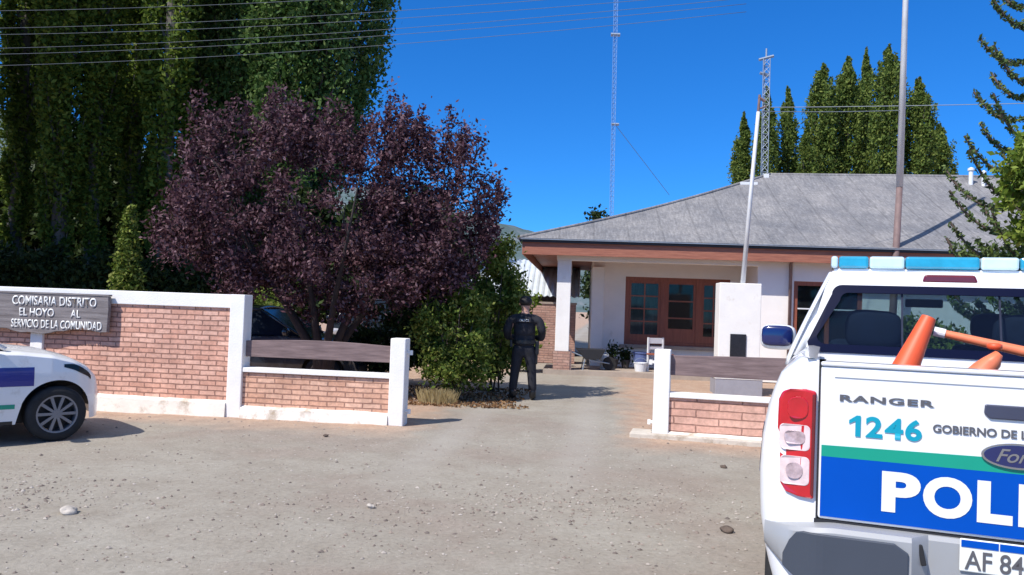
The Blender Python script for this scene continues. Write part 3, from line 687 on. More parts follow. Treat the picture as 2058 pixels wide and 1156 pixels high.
# ------------------------------------------------------------------ trees
def poplar_meshes(tag, H, R, nb, nl, size, m, ragged=.35, tp=.6):
    C_ = []; br = MB(); brn = 0
    for i in range(nb):
        u = (i+rng.random())/nb; hb = H*(.03+.90*u)
        ph = rng.random()*6.283*1.0+i*2.4
        prof = (math.sin(min(1, (u*1.25+.18))*math.pi*.5))*(1 if u < tp else max(.10, 1-((u-tp)/(1.0-tp))**2.0))
        Rr_ = R*prof*(.75+.5*rng.random())
        L = min(H*.2, Rr_*2.6+.6)
        k = max(8, int(nl/nb*(.5+prof)))
        t_ = rng.random(k)**.75
        out_ = Rr_*(1-(1-t_)**2)
        cx = np.cos(ph)*out_; cy = np.sin(ph)*out_; cz = hb+t_*L
        sp_ = ragged*(.35+.65*np.sin(np.pi*np.minimum(1, t_*.9+.1)))[:, None]*min(1, Rr_/R+.1)
        C_.append(np.stack([cx, cy, cz], 1)+rng.normal(size=(k, 3))*sp_*np.array([1, 1, 1.5]))
        if i % 2 == 0:
            br.tube([(0, 0, hb), (math.cos(ph)*Rr_*.45, math.sin(ph)*Rr_*.45, hb+L*.35), (math.cos(ph)*Rr_*.9, math.sin(ph)*Rr_*.9, hb+L)], [.05, .035, .012], 4, False)
    C_ = np.concatenate(C_)
    tr = MB().tube([(0, 0, -.2), (0, 0, .4), (.03, .02, H*.3), (-.03, 0, H*.7), (0, 0, H*.97)], [.34, .24, .18, .1, .02], 10)
    tr.add(br.v, br.f)
    t0 = tr.build('trunk', M['palebark']); l0 = leaves('crown', C_, size, m, None, up=.25)
    for o in (t0, l0): C.objects.unlink(o)
    return t0, l0
def place_tree(proto, name, lab, cat, loc, rz, s, group=None):
    t = thing(name, lab, cat, loc, rz, group); t.scale = s
    for o in proto:
        c = o.copy(); C.objects.link(c); c.parent = t
    return t
popA = poplar_meshes('a', 21, .74, 150, 26000, .08, M['poplar'], .14)
popB = poplar_meshes('b', 20, .88, 150, 28000, .08, M['poplar'], .16)
popW = poplar_meshes('w', 19, 2.3, 190, 80000, .085, M['poplar2'], .30, .7)
place = [(20, 26.5, 'A', 1.1), (110, 25.0, 'B', 1.1), (178, 25.6, 'A', 1.0), (258, 28.0, 'A', 1.1), (318, 25.0, 'A', 1.15), (215, 32, 'B', 1.4), (60, 32.5, 'B', 1.45), (385, 29.0, 'B', 1.25)]
pl_l = ['poplar at the left edge of the picture behind the sign board', 'lit yellow-green poplar above the sign board', 'slender poplar behind the middle of the tall brick wall',
        'shaded poplar behind the narrow cypress', 'tall poplar just left of the purple-leaved tree', 'poplar in the second row behind the sign board',
        'dark poplar in the back row at the far left', 'poplar in the back row behind the left side of the purple tree']
for i, (px, d, k, s) in enumerate(place):
    place_tree(popA if k == 'A' else popB, 'poplar_tree', pl_l[i], 'poplar', (PX(px, d), d, 0), i*1.3, (s, s, s), 'tall poplars on the left')
place_tree(popW, 'poplar_tree', 'broad dark green poplar rising behind the purple tree beside the open sky', 'poplar', (PX(605, 26.5), 26.5, 0), .6, (1, 1, 1.05), 'tall poplars on the left')
place_tree(popW, 'poplar_tree', 'broad green poplar between the wide dark one and the slender ones', 'poplar', (PX(468, 28), 28, 0), 2.4, (.85, .85, 1.1), 'tall poplars on the left')
# unseen poplars added past the left edge to shade the row
for i, (x, y) in enumerate([(-19, 18), (-17.3, 19.6), (-21, 19.8), (-16.4, 21.8), (-18.6, 22.2), (-22.6, 17.2), (-15.6, 18.6)]):
    place_tree(popB, 'poplar_tree', 'unseen poplar added beyond the left edge to shade the row', 'poplar', (x, y, 0), i*1.1, (1.7, 1.7, .92), 'added shade poplars beyond the left edge')
# far poplars behind the house
popF = poplar_meshes('f', 20, .80, 130, 17000, .12, M['farpop'], .22, .5)
popF2 = poplar_meshes('f2', 20, 1.15, 130, 22000, .12, M['farpop'], .28, .55)
far = [(1496, 228, 1), (1543, 178, 1), (1584, 178, 1), (1622, 250, 1), (1656, 132, 2), (1706, 118, 2), (1742, 100, 1), (1786, 96, 2), (1846, 160, 2), (1888, 252, 2)]
o9 = ['first', 'second', 'third', 'fourth', 'fifth', 'sixth', 'seventh', 'eighth', 'ninth', 'tenth']
for i, (px, py, k) in enumerate(far):
    d = 66+rng.uniform(-3, 3); p = P(px, py, d); sxy = 1.0
    place_tree(popF if k == 1 else popF2, 'poplar_tree', f'{o9[i]} poplar from the left in the distant row above the house roof', 'poplar', (p.x, d, 0), i, (sxy, sxy, p.z/19.2), 'distant poplars behind the house')

def clump_tree(name, lab, cat, loc, trunks, clumps, per, size, m, bark, spread, group=None, up=.15):
    """trunks: list of polylines with radii; clumps: (x,y,z,r) local"""
    t = thing(name, lab, cat, loc, 0, group); tb = MB(); nodes_ = []
    for pts, rr_ in trunks:
        tb.tube(pts, rr_, 8)
        for p in pts[1:]: nodes_.append(Vector(p))
    def near(cv): return min(nodes_, key=lambda q: (q-cv).length+(1.2*max(0, q.z-cv.z)))
    for c_ in sorted(clumps, key=lambda c_: (near(Vector(c_[:3]))-Vector(c_[:3])).length):
        cv = Vector(c_[:3]); nn = near(cv); L_ = (nn-cv).length; rr_ = min(.022, .006+.012*L_)
        mid = nn.lerp(cv, .55)+Vector((rng.normal()*.04, rng.normal()*.04, .08*L_)); tb.tube([nn, mid, cv], [rr_, rr_*.7, .004], 4, False)
        nodes_ += [mid, cv]
    tb.build('trunk', bark, t, smooth=True)
    A_ = []
    for c_ in clumps:
        k = int(per*(c_[3]/spread)**2); d_ = rng.normal(size=(k, 3)); A_.append(np.array(c_[:3])+d_*c_[3]*.5*np.array([1, 1, c_[4] if len(c_) > 4 else .8]))
    leaves('crown', np.concatenate(A_), size, m, t, up=up); return t

# purple-leaved plum
TX, TY = PX(655, 13.6), 13.6
cl = []
rn = random.Random(11)
env = [(PX(620, 13.6)-TX, 0, 3.0, 2.15, 1.55, 1.35), (PX(845, 13.4)-TX, .1, 2.65, 1.2, 1.1, 1.05), (PX(465, 13.6)-TX, 0, 2.75, 1.15, 1.5, .95), (PX(680, 13.4)-TX, 0, 2.0, 2.1, 1.5, .75)]
while len(cl) < 400:
    e = rn.choices(env, [4, 2, 1.5, 2.4])[0]; v = Vector((rn.gauss(0, 1), rn.gauss(0, 1), rn.gauss(0, 1))).normalized()*rn.uniform(.45, 1)**.5
    p = (e[0]+v.x*e[3], e[1]+v.y*e[4], e[2]+v.z*e[5])
    if p[2] < (1.62 if p[0] < -.7 else 1.22)+.25*noise.noise((p[0]*1.5, p[1], 0)): continue
    cl.append((*p, rn.uniform(.12, .26), 1.05))
for px, py in [(400, 200), (392, 240), (440, 255), (375, 300), (565, 205), (600, 225), (575, 260), (500, 250), (690, 230), (668, 260), (790, 205), (795, 240), (783, 275), (828, 262), (850, 270), (905, 235), (900, 270), (938, 278), (962, 285), (955, 320), (870, 300),
               (1000, 400), (1008, 392), (985, 440), (980, 360), (345, 440), (318, 470), (325, 490), (360, 400), (350, 380), (420, 520), (440, 545), (450, 510)]:
    q = P(px, py, 13.4+rn.uniform(-.5, .5)); cl.append((q.x-TX, q.y-TY, q.z, rn.uniform(.14, .22), 1.7))
for i in range(90):   # upright shoots all over the top
    px = rn.uniform(345, 1000); e_top = float(np.interp(px, [345, 420, 560, 650, 700, 790, 900, 960, 1010], [400, 225, 200, 235, 255, 225, 260, 300, 400]))
    q = P(px, e_top+rn.uniform(15, 120), 13.5+rn.uniform(-.9, .9))
    for k in range(3): cl.append((q.x-TX+k*.02, q.y-TY, q.z+.16*k, .15-.035*k, 1.9))
tr = []
for k in range(9):
    a = k*.7+.2; r_ = rn.uniform(1.1, 2.1)
    tr.append(([(0, 0, -.1), (math.cos(a)*.12, math.sin(a)*.1, .6), (math.cos(a)*r_*.35, math.sin(a)*r_*.35, 1.5), (math.cos(a)*r_*.7, math.sin(a)*r_*.6, 2.5), (math.cos(a)*r_, math.sin(a)*r_*.8, 3.4+rn.uniform(-.4, .5))], [.11, .08, .048, .022, .008]))
clump_tree('plum_tree', 'large purple-leaved plum tree spreading over the low brick wall', 'tree', (TX, TY, 0), tr, cl, 300, .038, M['plum'], M['darkbark'], .28)

# green shrub right of the plum tree
def bush(lab, px, d, wr, hz, n, m, size=.05, name='shrub', grp=None, zc=None, dy=1, x=None):
    xx = PX(px, d) if x is None else x; cl_ = []
    for i in range(n):
        v = Vector((rn.gauss(0, 1), rn.gauss(0, 1), rn.gauss(0, 1))).normalized()*rn.uniform(.5, 1)
        cl_.append((v.x*wr, v.y*wr*dy, hz*.52+v.z*hz*.46, rn.uniform(.14, .24)*max(1, size/.05)))
    tr_ = [([(rn.uniform(-.1, .1), 0, -.1), (math.cos(a)*wr*.3, math.sin(a)*wr*.3*dy, hz*.4), (math.cos(a)*wr*.6, math.sin(a)*wr*.6*dy, hz*.75)], [.018, .013, .006]) for a in (0, 1.2, 2.5, 3.8, 5)]
    return clump_tree(name, lab, 'shrub', (xx, d, 0), tr_, cl_, 150, size, m, M['bark'], .2*max(1, size/.05), grp)
bush('green leafy shrub with yellow tips under the right side of the purple tree', 915, 13.5, .62, 2.05, 90, M['shrub'], .040)
bush('tall light green shrub reaching the eave between the plum tree and the house', 998, 14.9, .45, 2.9, 70, M['shrub'], .043)
bush('bright green bush behind the officer beside the porch', 1048, 20.0, .5, 2.2, 34, M['yellowleaf'], .055)
bush('green bush seen over the rail board next to the tall wall', 527, 19.5, .6, 1.85, 26, M['shrub'], .055)
# dry grass clump at the foot of the shrub
def tuft(lab, x, y, n, r, hh):
    t = thing('grass_tuft', lab, 'grass tuft', (x, y, gh(x, y)-.02)); mb_ = MB()
    for i in range(n):
        a = rn.uniform(0, 6.28); b = rn.uniform(0, r); l = rn.uniform(.5, 1)*hh; px_, py_ = math.cos(a)*b, math.sin(a)*b
        ln = rn.uniform(0, .5)*l; w_ = .006
        mb_.add([(px_-w_, py_, 0), (px_+w_, py_, 0), (px_+math.cos(a)*ln+w_*.3, py_+math.sin(a)*ln, l), (px_+math.cos(a)*ln-w_*.3, py_+math.sin(a)*ln, l)], [(0, 1, 2, 3)])
    mb_.build('blades', M['straw'], t, norm=False)
p = P(882, 740, 13.1); tuft('dry straw coloured grass clump at the foot of the green shrub', p.x, 13.1, 700, .30, .26)
n_ = 3200; u_ = rng.random((n_, 2)); lx_ = -2.3+3.0*u_[:, 0]; ly_ = 12.6+2.9*u_[:, 1]**1.3
k_ = [i for i in range(n_) if lx_[i] < .1+.35*noise.noise((lx_[i]*2, ly_[i]*2, 3))+.1*(ly_[i]-12.5)]
lc_ = np.stack([lx_[k_], ly_[k_], np.array([gh(lx_[i], ly_[i]) for i in k_])-.004+.02*rng.random(len(k_))], 1)
M['litter'] = leafmat('dry_leaf_litter', [(.10, .055, .03), (.22, .12, .06), (.34, .22, .11)], .1, .9)
o = leaves('leaf_litter', lc_, .028, M['litter'], asp=.6); setp(o, 'brown fallen leaves strewn on the drive edge under the shrub and plum tree', 'leaf litter', kind='stuff')
for i, px in enumerate([-20, 95, 205, 330, 430]):
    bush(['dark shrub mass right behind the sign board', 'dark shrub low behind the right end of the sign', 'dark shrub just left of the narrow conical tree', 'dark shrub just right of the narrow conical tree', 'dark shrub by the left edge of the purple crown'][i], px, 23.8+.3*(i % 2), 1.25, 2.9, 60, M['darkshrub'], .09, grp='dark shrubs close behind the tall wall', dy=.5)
# narrow cypress, hedge, background bushes
cyp = []
for i in range(46):
    u = i/45; z = .3+3.5*u; r_ = .36*(1-u)**.6+.04; a = i*2.4; cyp.append((math.cos(a)*r_*.6, math.sin(a)*r_*.6, z, .12+.22*(1-u), 1.2))
clump_tree('cypress', 'narrow light green conical tree behind the tall brick wall', 'tree', (PX(252, 21), 21, 0), [([(0, 0, -.1), (0, 0, 1), (0, 0, 2), (0, 0, 3.6)], [.1, .08, .05, .02])], cyp, 330, .06, M['shrub'], M['bark'], .32)
hl = ['far left', 'sign board', 'narrow conical tree', 'right end of the tall wall']
for i, px in enumerate([20, 150, 330, 450]):
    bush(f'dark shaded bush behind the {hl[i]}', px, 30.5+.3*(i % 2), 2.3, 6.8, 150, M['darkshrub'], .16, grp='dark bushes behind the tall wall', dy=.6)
for i, px in enumerate([600, 730, 850]):
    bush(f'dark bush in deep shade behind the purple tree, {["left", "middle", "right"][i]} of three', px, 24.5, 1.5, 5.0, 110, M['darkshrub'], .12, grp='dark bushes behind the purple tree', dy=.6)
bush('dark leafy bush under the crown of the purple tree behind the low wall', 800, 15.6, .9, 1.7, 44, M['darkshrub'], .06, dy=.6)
bush('small dark tree top behind the left slope of the roof', 1203, 40, .7, 7.0, 30, M['darkshrub'], .12)
bush('low dark treetop at the left foot of the distant poplars', 1475, 58, 1.2, 11.6, 40, M['poplar2'], .2)

# monkey puzzle
ax_, ay_ = PX(2125, 12.2), 12.2
mp = thing('monkey_puzzle_tree', 'monkey puzzle tree with curved spiky dark arms at the right edge', 'tree', (ax_, ay_, 0))
tk = MB().tube([(0, 0, -.1), (0, 0, 3), (.02, 0, 6), (0, 0, 8.2)], [.17, .14, .10, .04], 10)
Cl = []; Cd = []
for wv, z in enumerate(np.arange(1.9, 8.0, .44)):
    L = 1.62*(1-(z/9.8)**2.4)
    for k in range(5):
        a = k*1.257+wv*.55+rn.uniform(-.2, .2); L_ = L*rn.uniform(.8, 1.1)
        pts = []
        for s_ in range(15):
            u = s_/14; pts.append(Vector((math.cos(a)*L_*u, math.sin(a)*L_*u, z-.50*math.sin(u*math.pi*.66)*L_*.5+.52*L_*u**3)))
        tk.tube(pts, [.02]*15, 5, False)
        br_ = [pts]
        if L_ > .8 and z < 3.0:
            for sd_ in (-1, 1):
                for st in (5, 8):
                    b0 = pts[st]; aa = a+sd_*.6
                    br_.append([b0+Vector((math.cos(aa)*.6*u, math.sin(aa)*.6*u, -.05*math.sin(u*3)+.28*u**2)) for u in np.linspace(0, 1, 9)])
        for b_ in br_:
            for s_ in range(len(b_)-1):
                for q in range(22):
                    p = b_[s_].lerp(b_[s_+1], rn.random()); o_ = Vector((rn.gauss(0, 1), rn.gauss(0, 1), rn.gauss(0, 1))).normalized()*.045
                    Cl.append(tuple(p+o_))
tk.build('trunk', M['bark'], mp, smooth=True)
leaves('crown', np.array(Cl), .042, M['arauc'], mp, asp=.45)
yc = []
for i in range(95):
    v = Vector((rn.gauss(0, 1), rn.gauss(0, 1), rn.gauss(0, 1))).normalized()*rn.uniform(.45, 1)
    yc.append((v.x*.75, v.y*.75, 3.15+v.z*1.25, rn.uniform(.12, .24)))
clump_tree('leafy_tree', 'yellow-green leafy tree beside the monkey puzzle at the right edge', 'tree', (PX(2150, 10.2), 10.2, 0), [([(0, 0, -.1), (0, 0, 1.2), (.1, 0, 2.4), (.2, .1, 3.6)], [.09, .07, .05, .02]), ([(0, 0, 1), (-.2, 0, 2), (-.4, .1, 3)], [.05, .04, .02])], yc, 150, .05, M['yellowleaf'], M['bark'], .2)
bush('green shrub in the yard in front of the right window of the house', 1830, 14.8, 1.0, 1.7, 60, M['shrub'], .05)

# ------------------------------------------------------------------ vehicles
def tab(T):
    xs_, zs_ = zip(*T); return lambda y: float(np.interp(y, xs_, zs_))
def wheel(parent, x, y, R_, side, wdt=.2, spokes=10, name='wheel'):
    o = bpy.data.objects.new(name, None); C.objects.link(o); o.parent = parent; o.location = (x, y, R_)
    w2 = wdt/2; s = side
    MB().lathe([(R_*.66, -w2*s), (R_*.93, -w2*s), (R_, -w2*.7*s), (R_, w2*.7*s), (R_*.95, w2*.97*s), (R_*.70, w2*s), (R_*.66, w2*.9*s)], axis='X', n=40).build('tyre', M['rubber'], o, smooth=True)
    rm = MB().lathe([(R_*.69, w2*.95*s), (R_*.69, w2*.80*s), (R_*.62, w2*.5*s), (R_*.60, -w2*s)], axis='X', n=40)
    rm.lathe([(R_*.69, w2*1.0*s), (R_*.63, w2*.98*s), (R_*.62, w2*.8*s)], axis='X', n=40)
    rm.lathe([(.001, w2*.92*s), (R_*.13, w2*.92*s), (R_*.15, w2*.6*s)], axis='X', n=16)
    for k in range(spokes):
        a = 2*math.pi*k/spokes; ca, sa = math.cos(a), math.sin(a)
        def pt(r, t_, xx): return (xx, ca*r-sa*t_, sa*r+ca*t_)
        t1, t2 = R_*.045, R_*.055
        xo, xi = w2*.90*s, w2*.6*s
        rm.add([pt(R_*.1, -t1, xo), pt(R_*.1, t1, xo), pt(R_*.64, t2, xo*.98), pt(R_*.64, -t2, xo*.98), pt(R_*.1, -t1, xi), pt(R_*.1, t1, xi), pt(R_*.64, t2, xi), pt(R_*.64, -t2, xi)],
               [(0, 1, 2, 3), (0, 3, 7, 4), (1, 5, 6, 2), (4, 7, 6, 5), (3, 2, 6, 7), (0, 4, 5, 1)])
    rm.build('rim', M['rim'], o, smooth=False)
    MB().lathe([(.001, 0), (R_*.6, 0)], (0.0, 0, 0), 'X', 24).build('brake_disc', M['black'], o)
    return o

class Body:
    """loft of a car's lower body; x right, y forward"""
    def __init__(s, T, W, ymin, ymax, axles, ra, Rw, zb=.22, crown=.07, belt=None, prof=None, inset=.35):
        s.T, s.W, s.y0, s.y1 = tab(T), tab(W), ymin, ymax; s.ax, s.ra, s.Rw, s.zb, s.crown = axles, ra, Rw, zb, crown
        s.prof = tab(prof or [(0, .93), (.25, .97), (.45, 1.0), (.7, 1.0), (.9, .975), (1.0, .93), (1.3, .9)])
    def bottom(s, y):
        b = s.zb
        for a in s.ax:
            if abs(y-a) < s.ra: b = max(b, s.Rw+math.sqrt(s.ra**2-(y-a)**2))
        return b
    def sx(s, y, z): return s.W(y)*s.prof(z)
    def build(s, m, parent, n=150, rows=9):
        R = []
        for i in range(n+1):
            y = s.y0+(s.y1-s.y0)*i/n; T_ = s.T(y); S = max(T_-s.crown, s.zb+.02); B = min(s.bottom(y), S-.015)
            side = [(s.sx(y, B+(S-B)*k/rows), y, B+(S-B)*k/rows) for k in range(rows+1)]
            xs_ = side[-1][0]; top = []
            for q in (.15, .35, .6, .8, .93, 1.0):
                a = q*math.pi/2; top.append((xs_*math.cos(a), y, S+(T_-S)*math.sin(a)**.8))
            half = side+top
            R.append([(-x, y_, z) for x, y_, z in half][:-1]+[half[-1]]+half[:-1][::-1])
        mb_ = MB().grid(R)
        for idx in (0, n):
            k = len(R[idx]); h_ = k//2
            for j in range(h_): mb_.add([R[idx][j], R[idx][j+1], R[idx][k-2-j], R[idx][k-1-j]], [(0, 1, 2, 3)])
        bm = bmesh.new(); me = bpy.data.meshes.new('body'); me.from_pydata(mb_.v, [], mb_.f); bm.from_mesh(me)
        bmesh.ops.remove_doubles(bm, verts=bm.verts, dist=1e-4); bmesh.ops.recalc_face_normals(bm, faces=bm.faces); bm.to_mesh(me); bm.free()
        o = link('body', me, m, parent, True)
        md = o.modifiers.new('es', 'EDGE_SPLIT'); md.split_angle = rad(38)
        return o
    def strip(s, name, m, parent, ya, yb, za, zb, side=1, off=.004, n=40, rows=4):
        """decal on the flank between heights za(y), zb(y)"""
        R = []
        for i in range(n+1):
            y = ya+(yb-ya)*i/n; a, b = za(y) if callable(za) else za, zb(y) if callable(zb) else zb
            R.append([((s.sx(y, a+(b-a)*k/rows)+off)*side, y+off*.3, a+(b-a)*k/rows) for k in range(rows+1)])
        return MB().grid(R).build(name, m, parent, smooth=True)

def greenhouse(root, body, paint, gl, A, B, C_, D, wb, wr, pil=.05, roofth=.05, rear_glass=True, bpil=None):
    """A windscreen base, B roof front, C roof rear, D rear base: (y,z). wb, wr half widths at belt / roof."""
    cab = MB(); n = 14
    rows = []
    for i in range(n+1):
        u = i/n; y = C_[0]+(B[0]-C_[0])*u; zc = C_[1]+(B[1]-C_[1])*u+.03*math.sin(u*math.pi); r = []
        for k in range(-8, 9):
            q = k/8; r.append((wr*math.sin(q*math.pi/2)*(1.0), y, zc-.06*(1-math.cos(q*math.pi/2))))
        rows.append(r)
    cab.grid(rows)
    o = cab.build('roof', paint, root, smooth=True, solid=.03)
    zr = -.055
    for s in (-1, 1):
        MB().tube([(s*wb*.99, A[0], A[1]), (s*wr*.985, B[0], B[1]+zr)], pil*.62, 6).build('front_pillar', paint, root, smooth=True)
        MB().tube([(s*wb*.99, D[0], D[1]), (s*wr*.985, C_[0], C_[1]+zr)], pil, 6).build('back_pillar', paint, root, smooth=True)
        MB().tube([(s*wr*.985, B[0], B[1]+zr), (s*wr*.985, C_[0], C_[1]+zr)], pil*.5, 6).build('roof_rail', paint, root, smooth=True)
        for yb in (bpil or ()): MB().tube([(s*wb*.99, yb, A[1]), (s*wr*.985, yb-.04, B[1]+zr)], pil*.5, 4).build('middle_pillar', paint, root, smooth=True)
    z0 = -.02
    for nm, pts in (('windscreen', [(-wb*.97, A[0], A[1]+z0), (wb*.97, A[0], A[1]+z0), (wr*.97, B[0], B[1]+zr+.02), (-wr*.97, B[0], B[1]+zr+.02)]),
                    ('rear_window', [(-wb*.97, D[0], D[1]+z0), (wb*.97, D[0], D[1]+z0), (wr*.97, C_[0], C_[1]+zr+.02), (-wr*.97, C_[0], C_[1]+zr+.02)])):
        if nm == 'rear_window' and not rear_glass: continue
        MB().add(pts, [(0, 1, 2, 3)]).build(nm, M['wglass'] if nm == 'windscreen' and gl == M['tglass'] else gl, root, solid=.004)
    for s in (-1, 1):
        MB().add([(s*wb*.985, A[0], A[1]+z0), (s*wr*.975, B[0], B[1]+zr), (s*wr*.975, C_[0], C_[1]+zr), (s*wb*.985, D[0], D[1]+z0)], [(0, 1, 2, 3)]).build('side_window', gl, root, solid=.004)

def mirror(root, x, y, z, s, m, sz=(.13, .09, .07)):
    o = MB().add(*ellip((x+s*sz[0], y, z), (sz[0], sz[2], sz[1]))).build('wing_mirror', m, root, smooth=True)
    MB().add(*ellip((x+s*sz[0], y-sz[2]*.55, z), (sz[0]*.82, sz[2]*.55, sz[1]*.78))).build('mirror_glass', M['dglass'], o, smooth=True)
    return o
def ellip(c, r, nu=16, nv=10, pw=.75):
    vs = []; fs = []
    sg_ = lambda a: math.copysign(abs(a)**pw, a)
    for j in range(nv+1):
        t_ = -math.pi/2+math.pi*j/nv
        for i in range(nu):
            a = 2*math.pi*i/nu; vs.append((c[0]+r[0]*sg_(math.cos(t_))*sg_(math.cos(a)), c[1]+r[1]*sg_(math.cos(t_))*sg_(math.sin(a)), c[2]+r[2]*sg_(math.sin(t_))))
    for j in range(nv):
        for i in range(nu): fs.append((j*nu+i, j*nu+(i+1) % nu, (j+1)*nu+(i+1) % nu, (j+1)*nu+i))
    return vs, fs

def hatch(root, paint, Rw=.285, decals=False, gl=None):
    gl = gl or M['dglass']
    b = Body([(-1.92, .55), (-1.85, .86), (-1.6, .93), (-.3, .93), (.62, .975), (.9, .965), (1.2, .93), (1.40, .875), (1.56, .80), (1.67, .70), (1.73, .56), (1.76, .40)],
             [(-1.92, .62), (-1.82, .76), (-1.5, .82), (0, .845), (1.2, .835), (1.45, .78), (1.58, .70), (1.68, .60), (1.74, .48), (1.76, .42)], -1.92, 1.76, (-1.25, 1.25), Rw+.065, Rw, .20)
    b.build(paint, root)
    greenhouse(root, b, paint, gl, (.78, .955), (.05, 1.42), (-1.35, 1.40), (-1.72, .93), .74, .56, .04, bpil=(-.45,))
    MB().box(-.60, .60, -1.75, 1.55, .19, .55).box(-.52, .52, -1.6, 1.2, .55, .85).build('underbody', M['black'], root)
    for ya in (1.25, -1.25):
        for s in (-1, 1):
            wheel(root, s*.735, ya, Rw, s)
    for s in (-1, 1):
        b.strip('headlight', M['dglass'] if decals else M['lens'], root, 1.30, 1.60, lambda y: b.T(y)-.135-(y-1.30)*.03, lambda y: b.T(y)-.105+.03*math.sin((y-1.30)/.30*math.pi), s)
        b.strip('tail_lamp', M['redlamp'], root, -1.86, -1.68, .68, .88, s)
        mirror(root, s*.80, .62, 1.0, s, paint, (.10, .07, .06))
        b.strip('door_seam', M['black'], root, .60, .608, .30, .90, s, .002, 2, 8)
        b.strip('door_seam', M['black'], root, -.46, -.452, .30, .88, s, .002, 2, 8)
        b.strip('sill_trim', M['black'], root, -.85, .85, .20, .235, s, .003)
    MB().box(-.30, .30, 1.75, 1.775, .28, .40).build('grille', M['black'], root)
    if decals:
        for s in (-1, 1):
            b.strip('blue_stripe', M['navy'], root, -1.6, 1.02, .585, .775, s)
            b.strip('green_stripe', M['green'], root, -.85, .86, .36, .405, s)
    return b
# white patrol car: front wheel stands near (-4.68, 8.37)
hd_ = rad(44); fx, fy = math.cos(hd_), math.sin(hd_)
cx_ = -4.74-.735*math.sin(hd_)-1.25*fx; cy_ = 8.45+.735*math.cos(hd_)-1.25*fy
pc = thing('patrol_car', 'white hatchback police car with blue stripe parked at the left edge', 'car', (cx_, cy_, 0), hd_-math.pi/2)
hatch(pc, M['silver'], decals=True)
c2 = thing('parked_car', 'dark blue car seen through the gap under the rail board of the low wall', 'car', (PX(545, 14.9), 14.9, 0), rad(-90-4))
hatch(c2, M['darkpaint'], .30)
# dark off-roader facing the street
su = thing('parked_suv', 'dark off-road car facing the street in the shade of the purple tree', 'car', (PX(722, 20.5), 22.4, 0), math.pi)
bs = Body([(-2.1, .7), (-2.0, 1.05), (.9, 1.08), (1.75, 1.0), (1.95, .85), (2.0, .6)], [(-2.1, .75), (-1.9, .86), (1.6, .87), (1.9, .82), (2.0, .74)], -2.1, 2.0, (-1.3, 1.3), .42, .34, .32)
bs.build(M['darkpaint2'], su)
greenhouse(su, bs, M['darkpaint2'], M['dglass'], (.95, 1.07), (.35, 1.66), (-1.9, 1.66), (-2.0, 1.05), .76, .64, .05, bpil=(-.4,))
MB().box(-.62, .62, -1.9, 1.8, .32, .7).build('underbody', M['black'], su)
for s in (-1, 1):
    for ya in (1.3, -1.3): wheel(su, s*.76, ya, .34, s)
    MB().add(*ellip((s*.58, 1.97, .80), (.14, .06, .09))).build('headlight', M['lens'], su, smooth=True)
    mirror(su, s*.82, .85, 1.12, s, M['darkpaint2'])
MB().box(-.38, .38, 1.985, 2.02, .66, .88).build('grille', M['chrome'], su, bevel=.01)
MB().box(-.80, .80, 1.96, 2.06, .38, .58).build('front_bumper', M['black'], su, bevel=.03)

# ------------------------------------------------------------------ police pickup
TT = rad(21.5)
pk = thing('police_pickup', 'white police pickup truck with blue and green tailgate seen from behind', 'pickup truck', (1.79, 2.827, 0), -TT)
PNT = M['paint']
# cab and bonnet, y from 1.66
pb = Body([(1.64, 1.33), (3.3, 1.34), (3.62, 1.30), (4.1, 1.27), (4.75, 1.19), (5.0, 1.08), (5.1, .9), (5.14, .7)],
          [(1.64, .84), (4.2, .86), (4.7, .83), (4.95, .74), (5.1, .62), (5.14, .55)], 1.64, 5.14, (4.28,), .45, .37, .48, .06,
          prof=[(.4, .97), (.7, 1.0), (1.0, 1.0), (1.15, .99), (1.3, .95), (1.4, .9)])
# body without a top between cowl and rear so that the cabin is open: build flanks + bonnet separately
def pick_shell():
    R = []; n = 140
    for s in (-1, 1):
        R = []
        for i in range(n+1):
            y = 1.64+(5.14-1.64)*i/n; T_ = pb.T(y); S = T_-.05; B = min(pb.bottom(y), S-.02)
            R.append([(s*pb.sx(y, B+(S-B)*k/10), y, B+(S-B)*k/10) for k in range(11)])
        yield R
mbp = MB()
for R in pick_shell(): mbp.grid(R)
cb_o = mbp.build('cab_side', PNT, pk, smooth=True, solid=.02)
R = []
for i in range(50):
    y = 3.55+(5.14-3.55)*i/49; T_ = pb.T(y); S = T_-.05; xw = pb.sx(y, S)
    R.append([(xw*math.sin(q*math.pi/2), y, S+.05*math.cos(q*math.pi/2)**.8) for q in np.linspace(-1, 1, 21)])
R.append([(p[0], 5.15, .5) for p in R[-1]])
MB().grid(R).build('bonnet', PNT, pk, smooth=True, solid=.01)
MB().box(-.5, .5, 5.15, 5.19, .75, 1.02).build('grille', M['chrome'], pk, bevel=.01)
MB().box(-.80, .80, 5.02, 5.24, .45, .70).build('front_bumper', PNT, pk, bevel=.04)
for s in (-1, 1): MB().add(*ellip((s*.68, 5.02, .95), (.14, .10, .09))).build('headlight', M['lens'], pk, smooth=True)
# greenhouse
ZB = 1.33
wbt, wrt = .80, .60
A_, B_, Cc, Dd = (3.60, 1.31), (2.95, 1.84), (1.86, 1.83), (1.66, ZB)
greenhouse(pk, pb, PNT, M['tglass'], A_, B_, Cc, Dd, wbt, wrt+.03, .03, rear_glass=False, bpil=(2.75,))
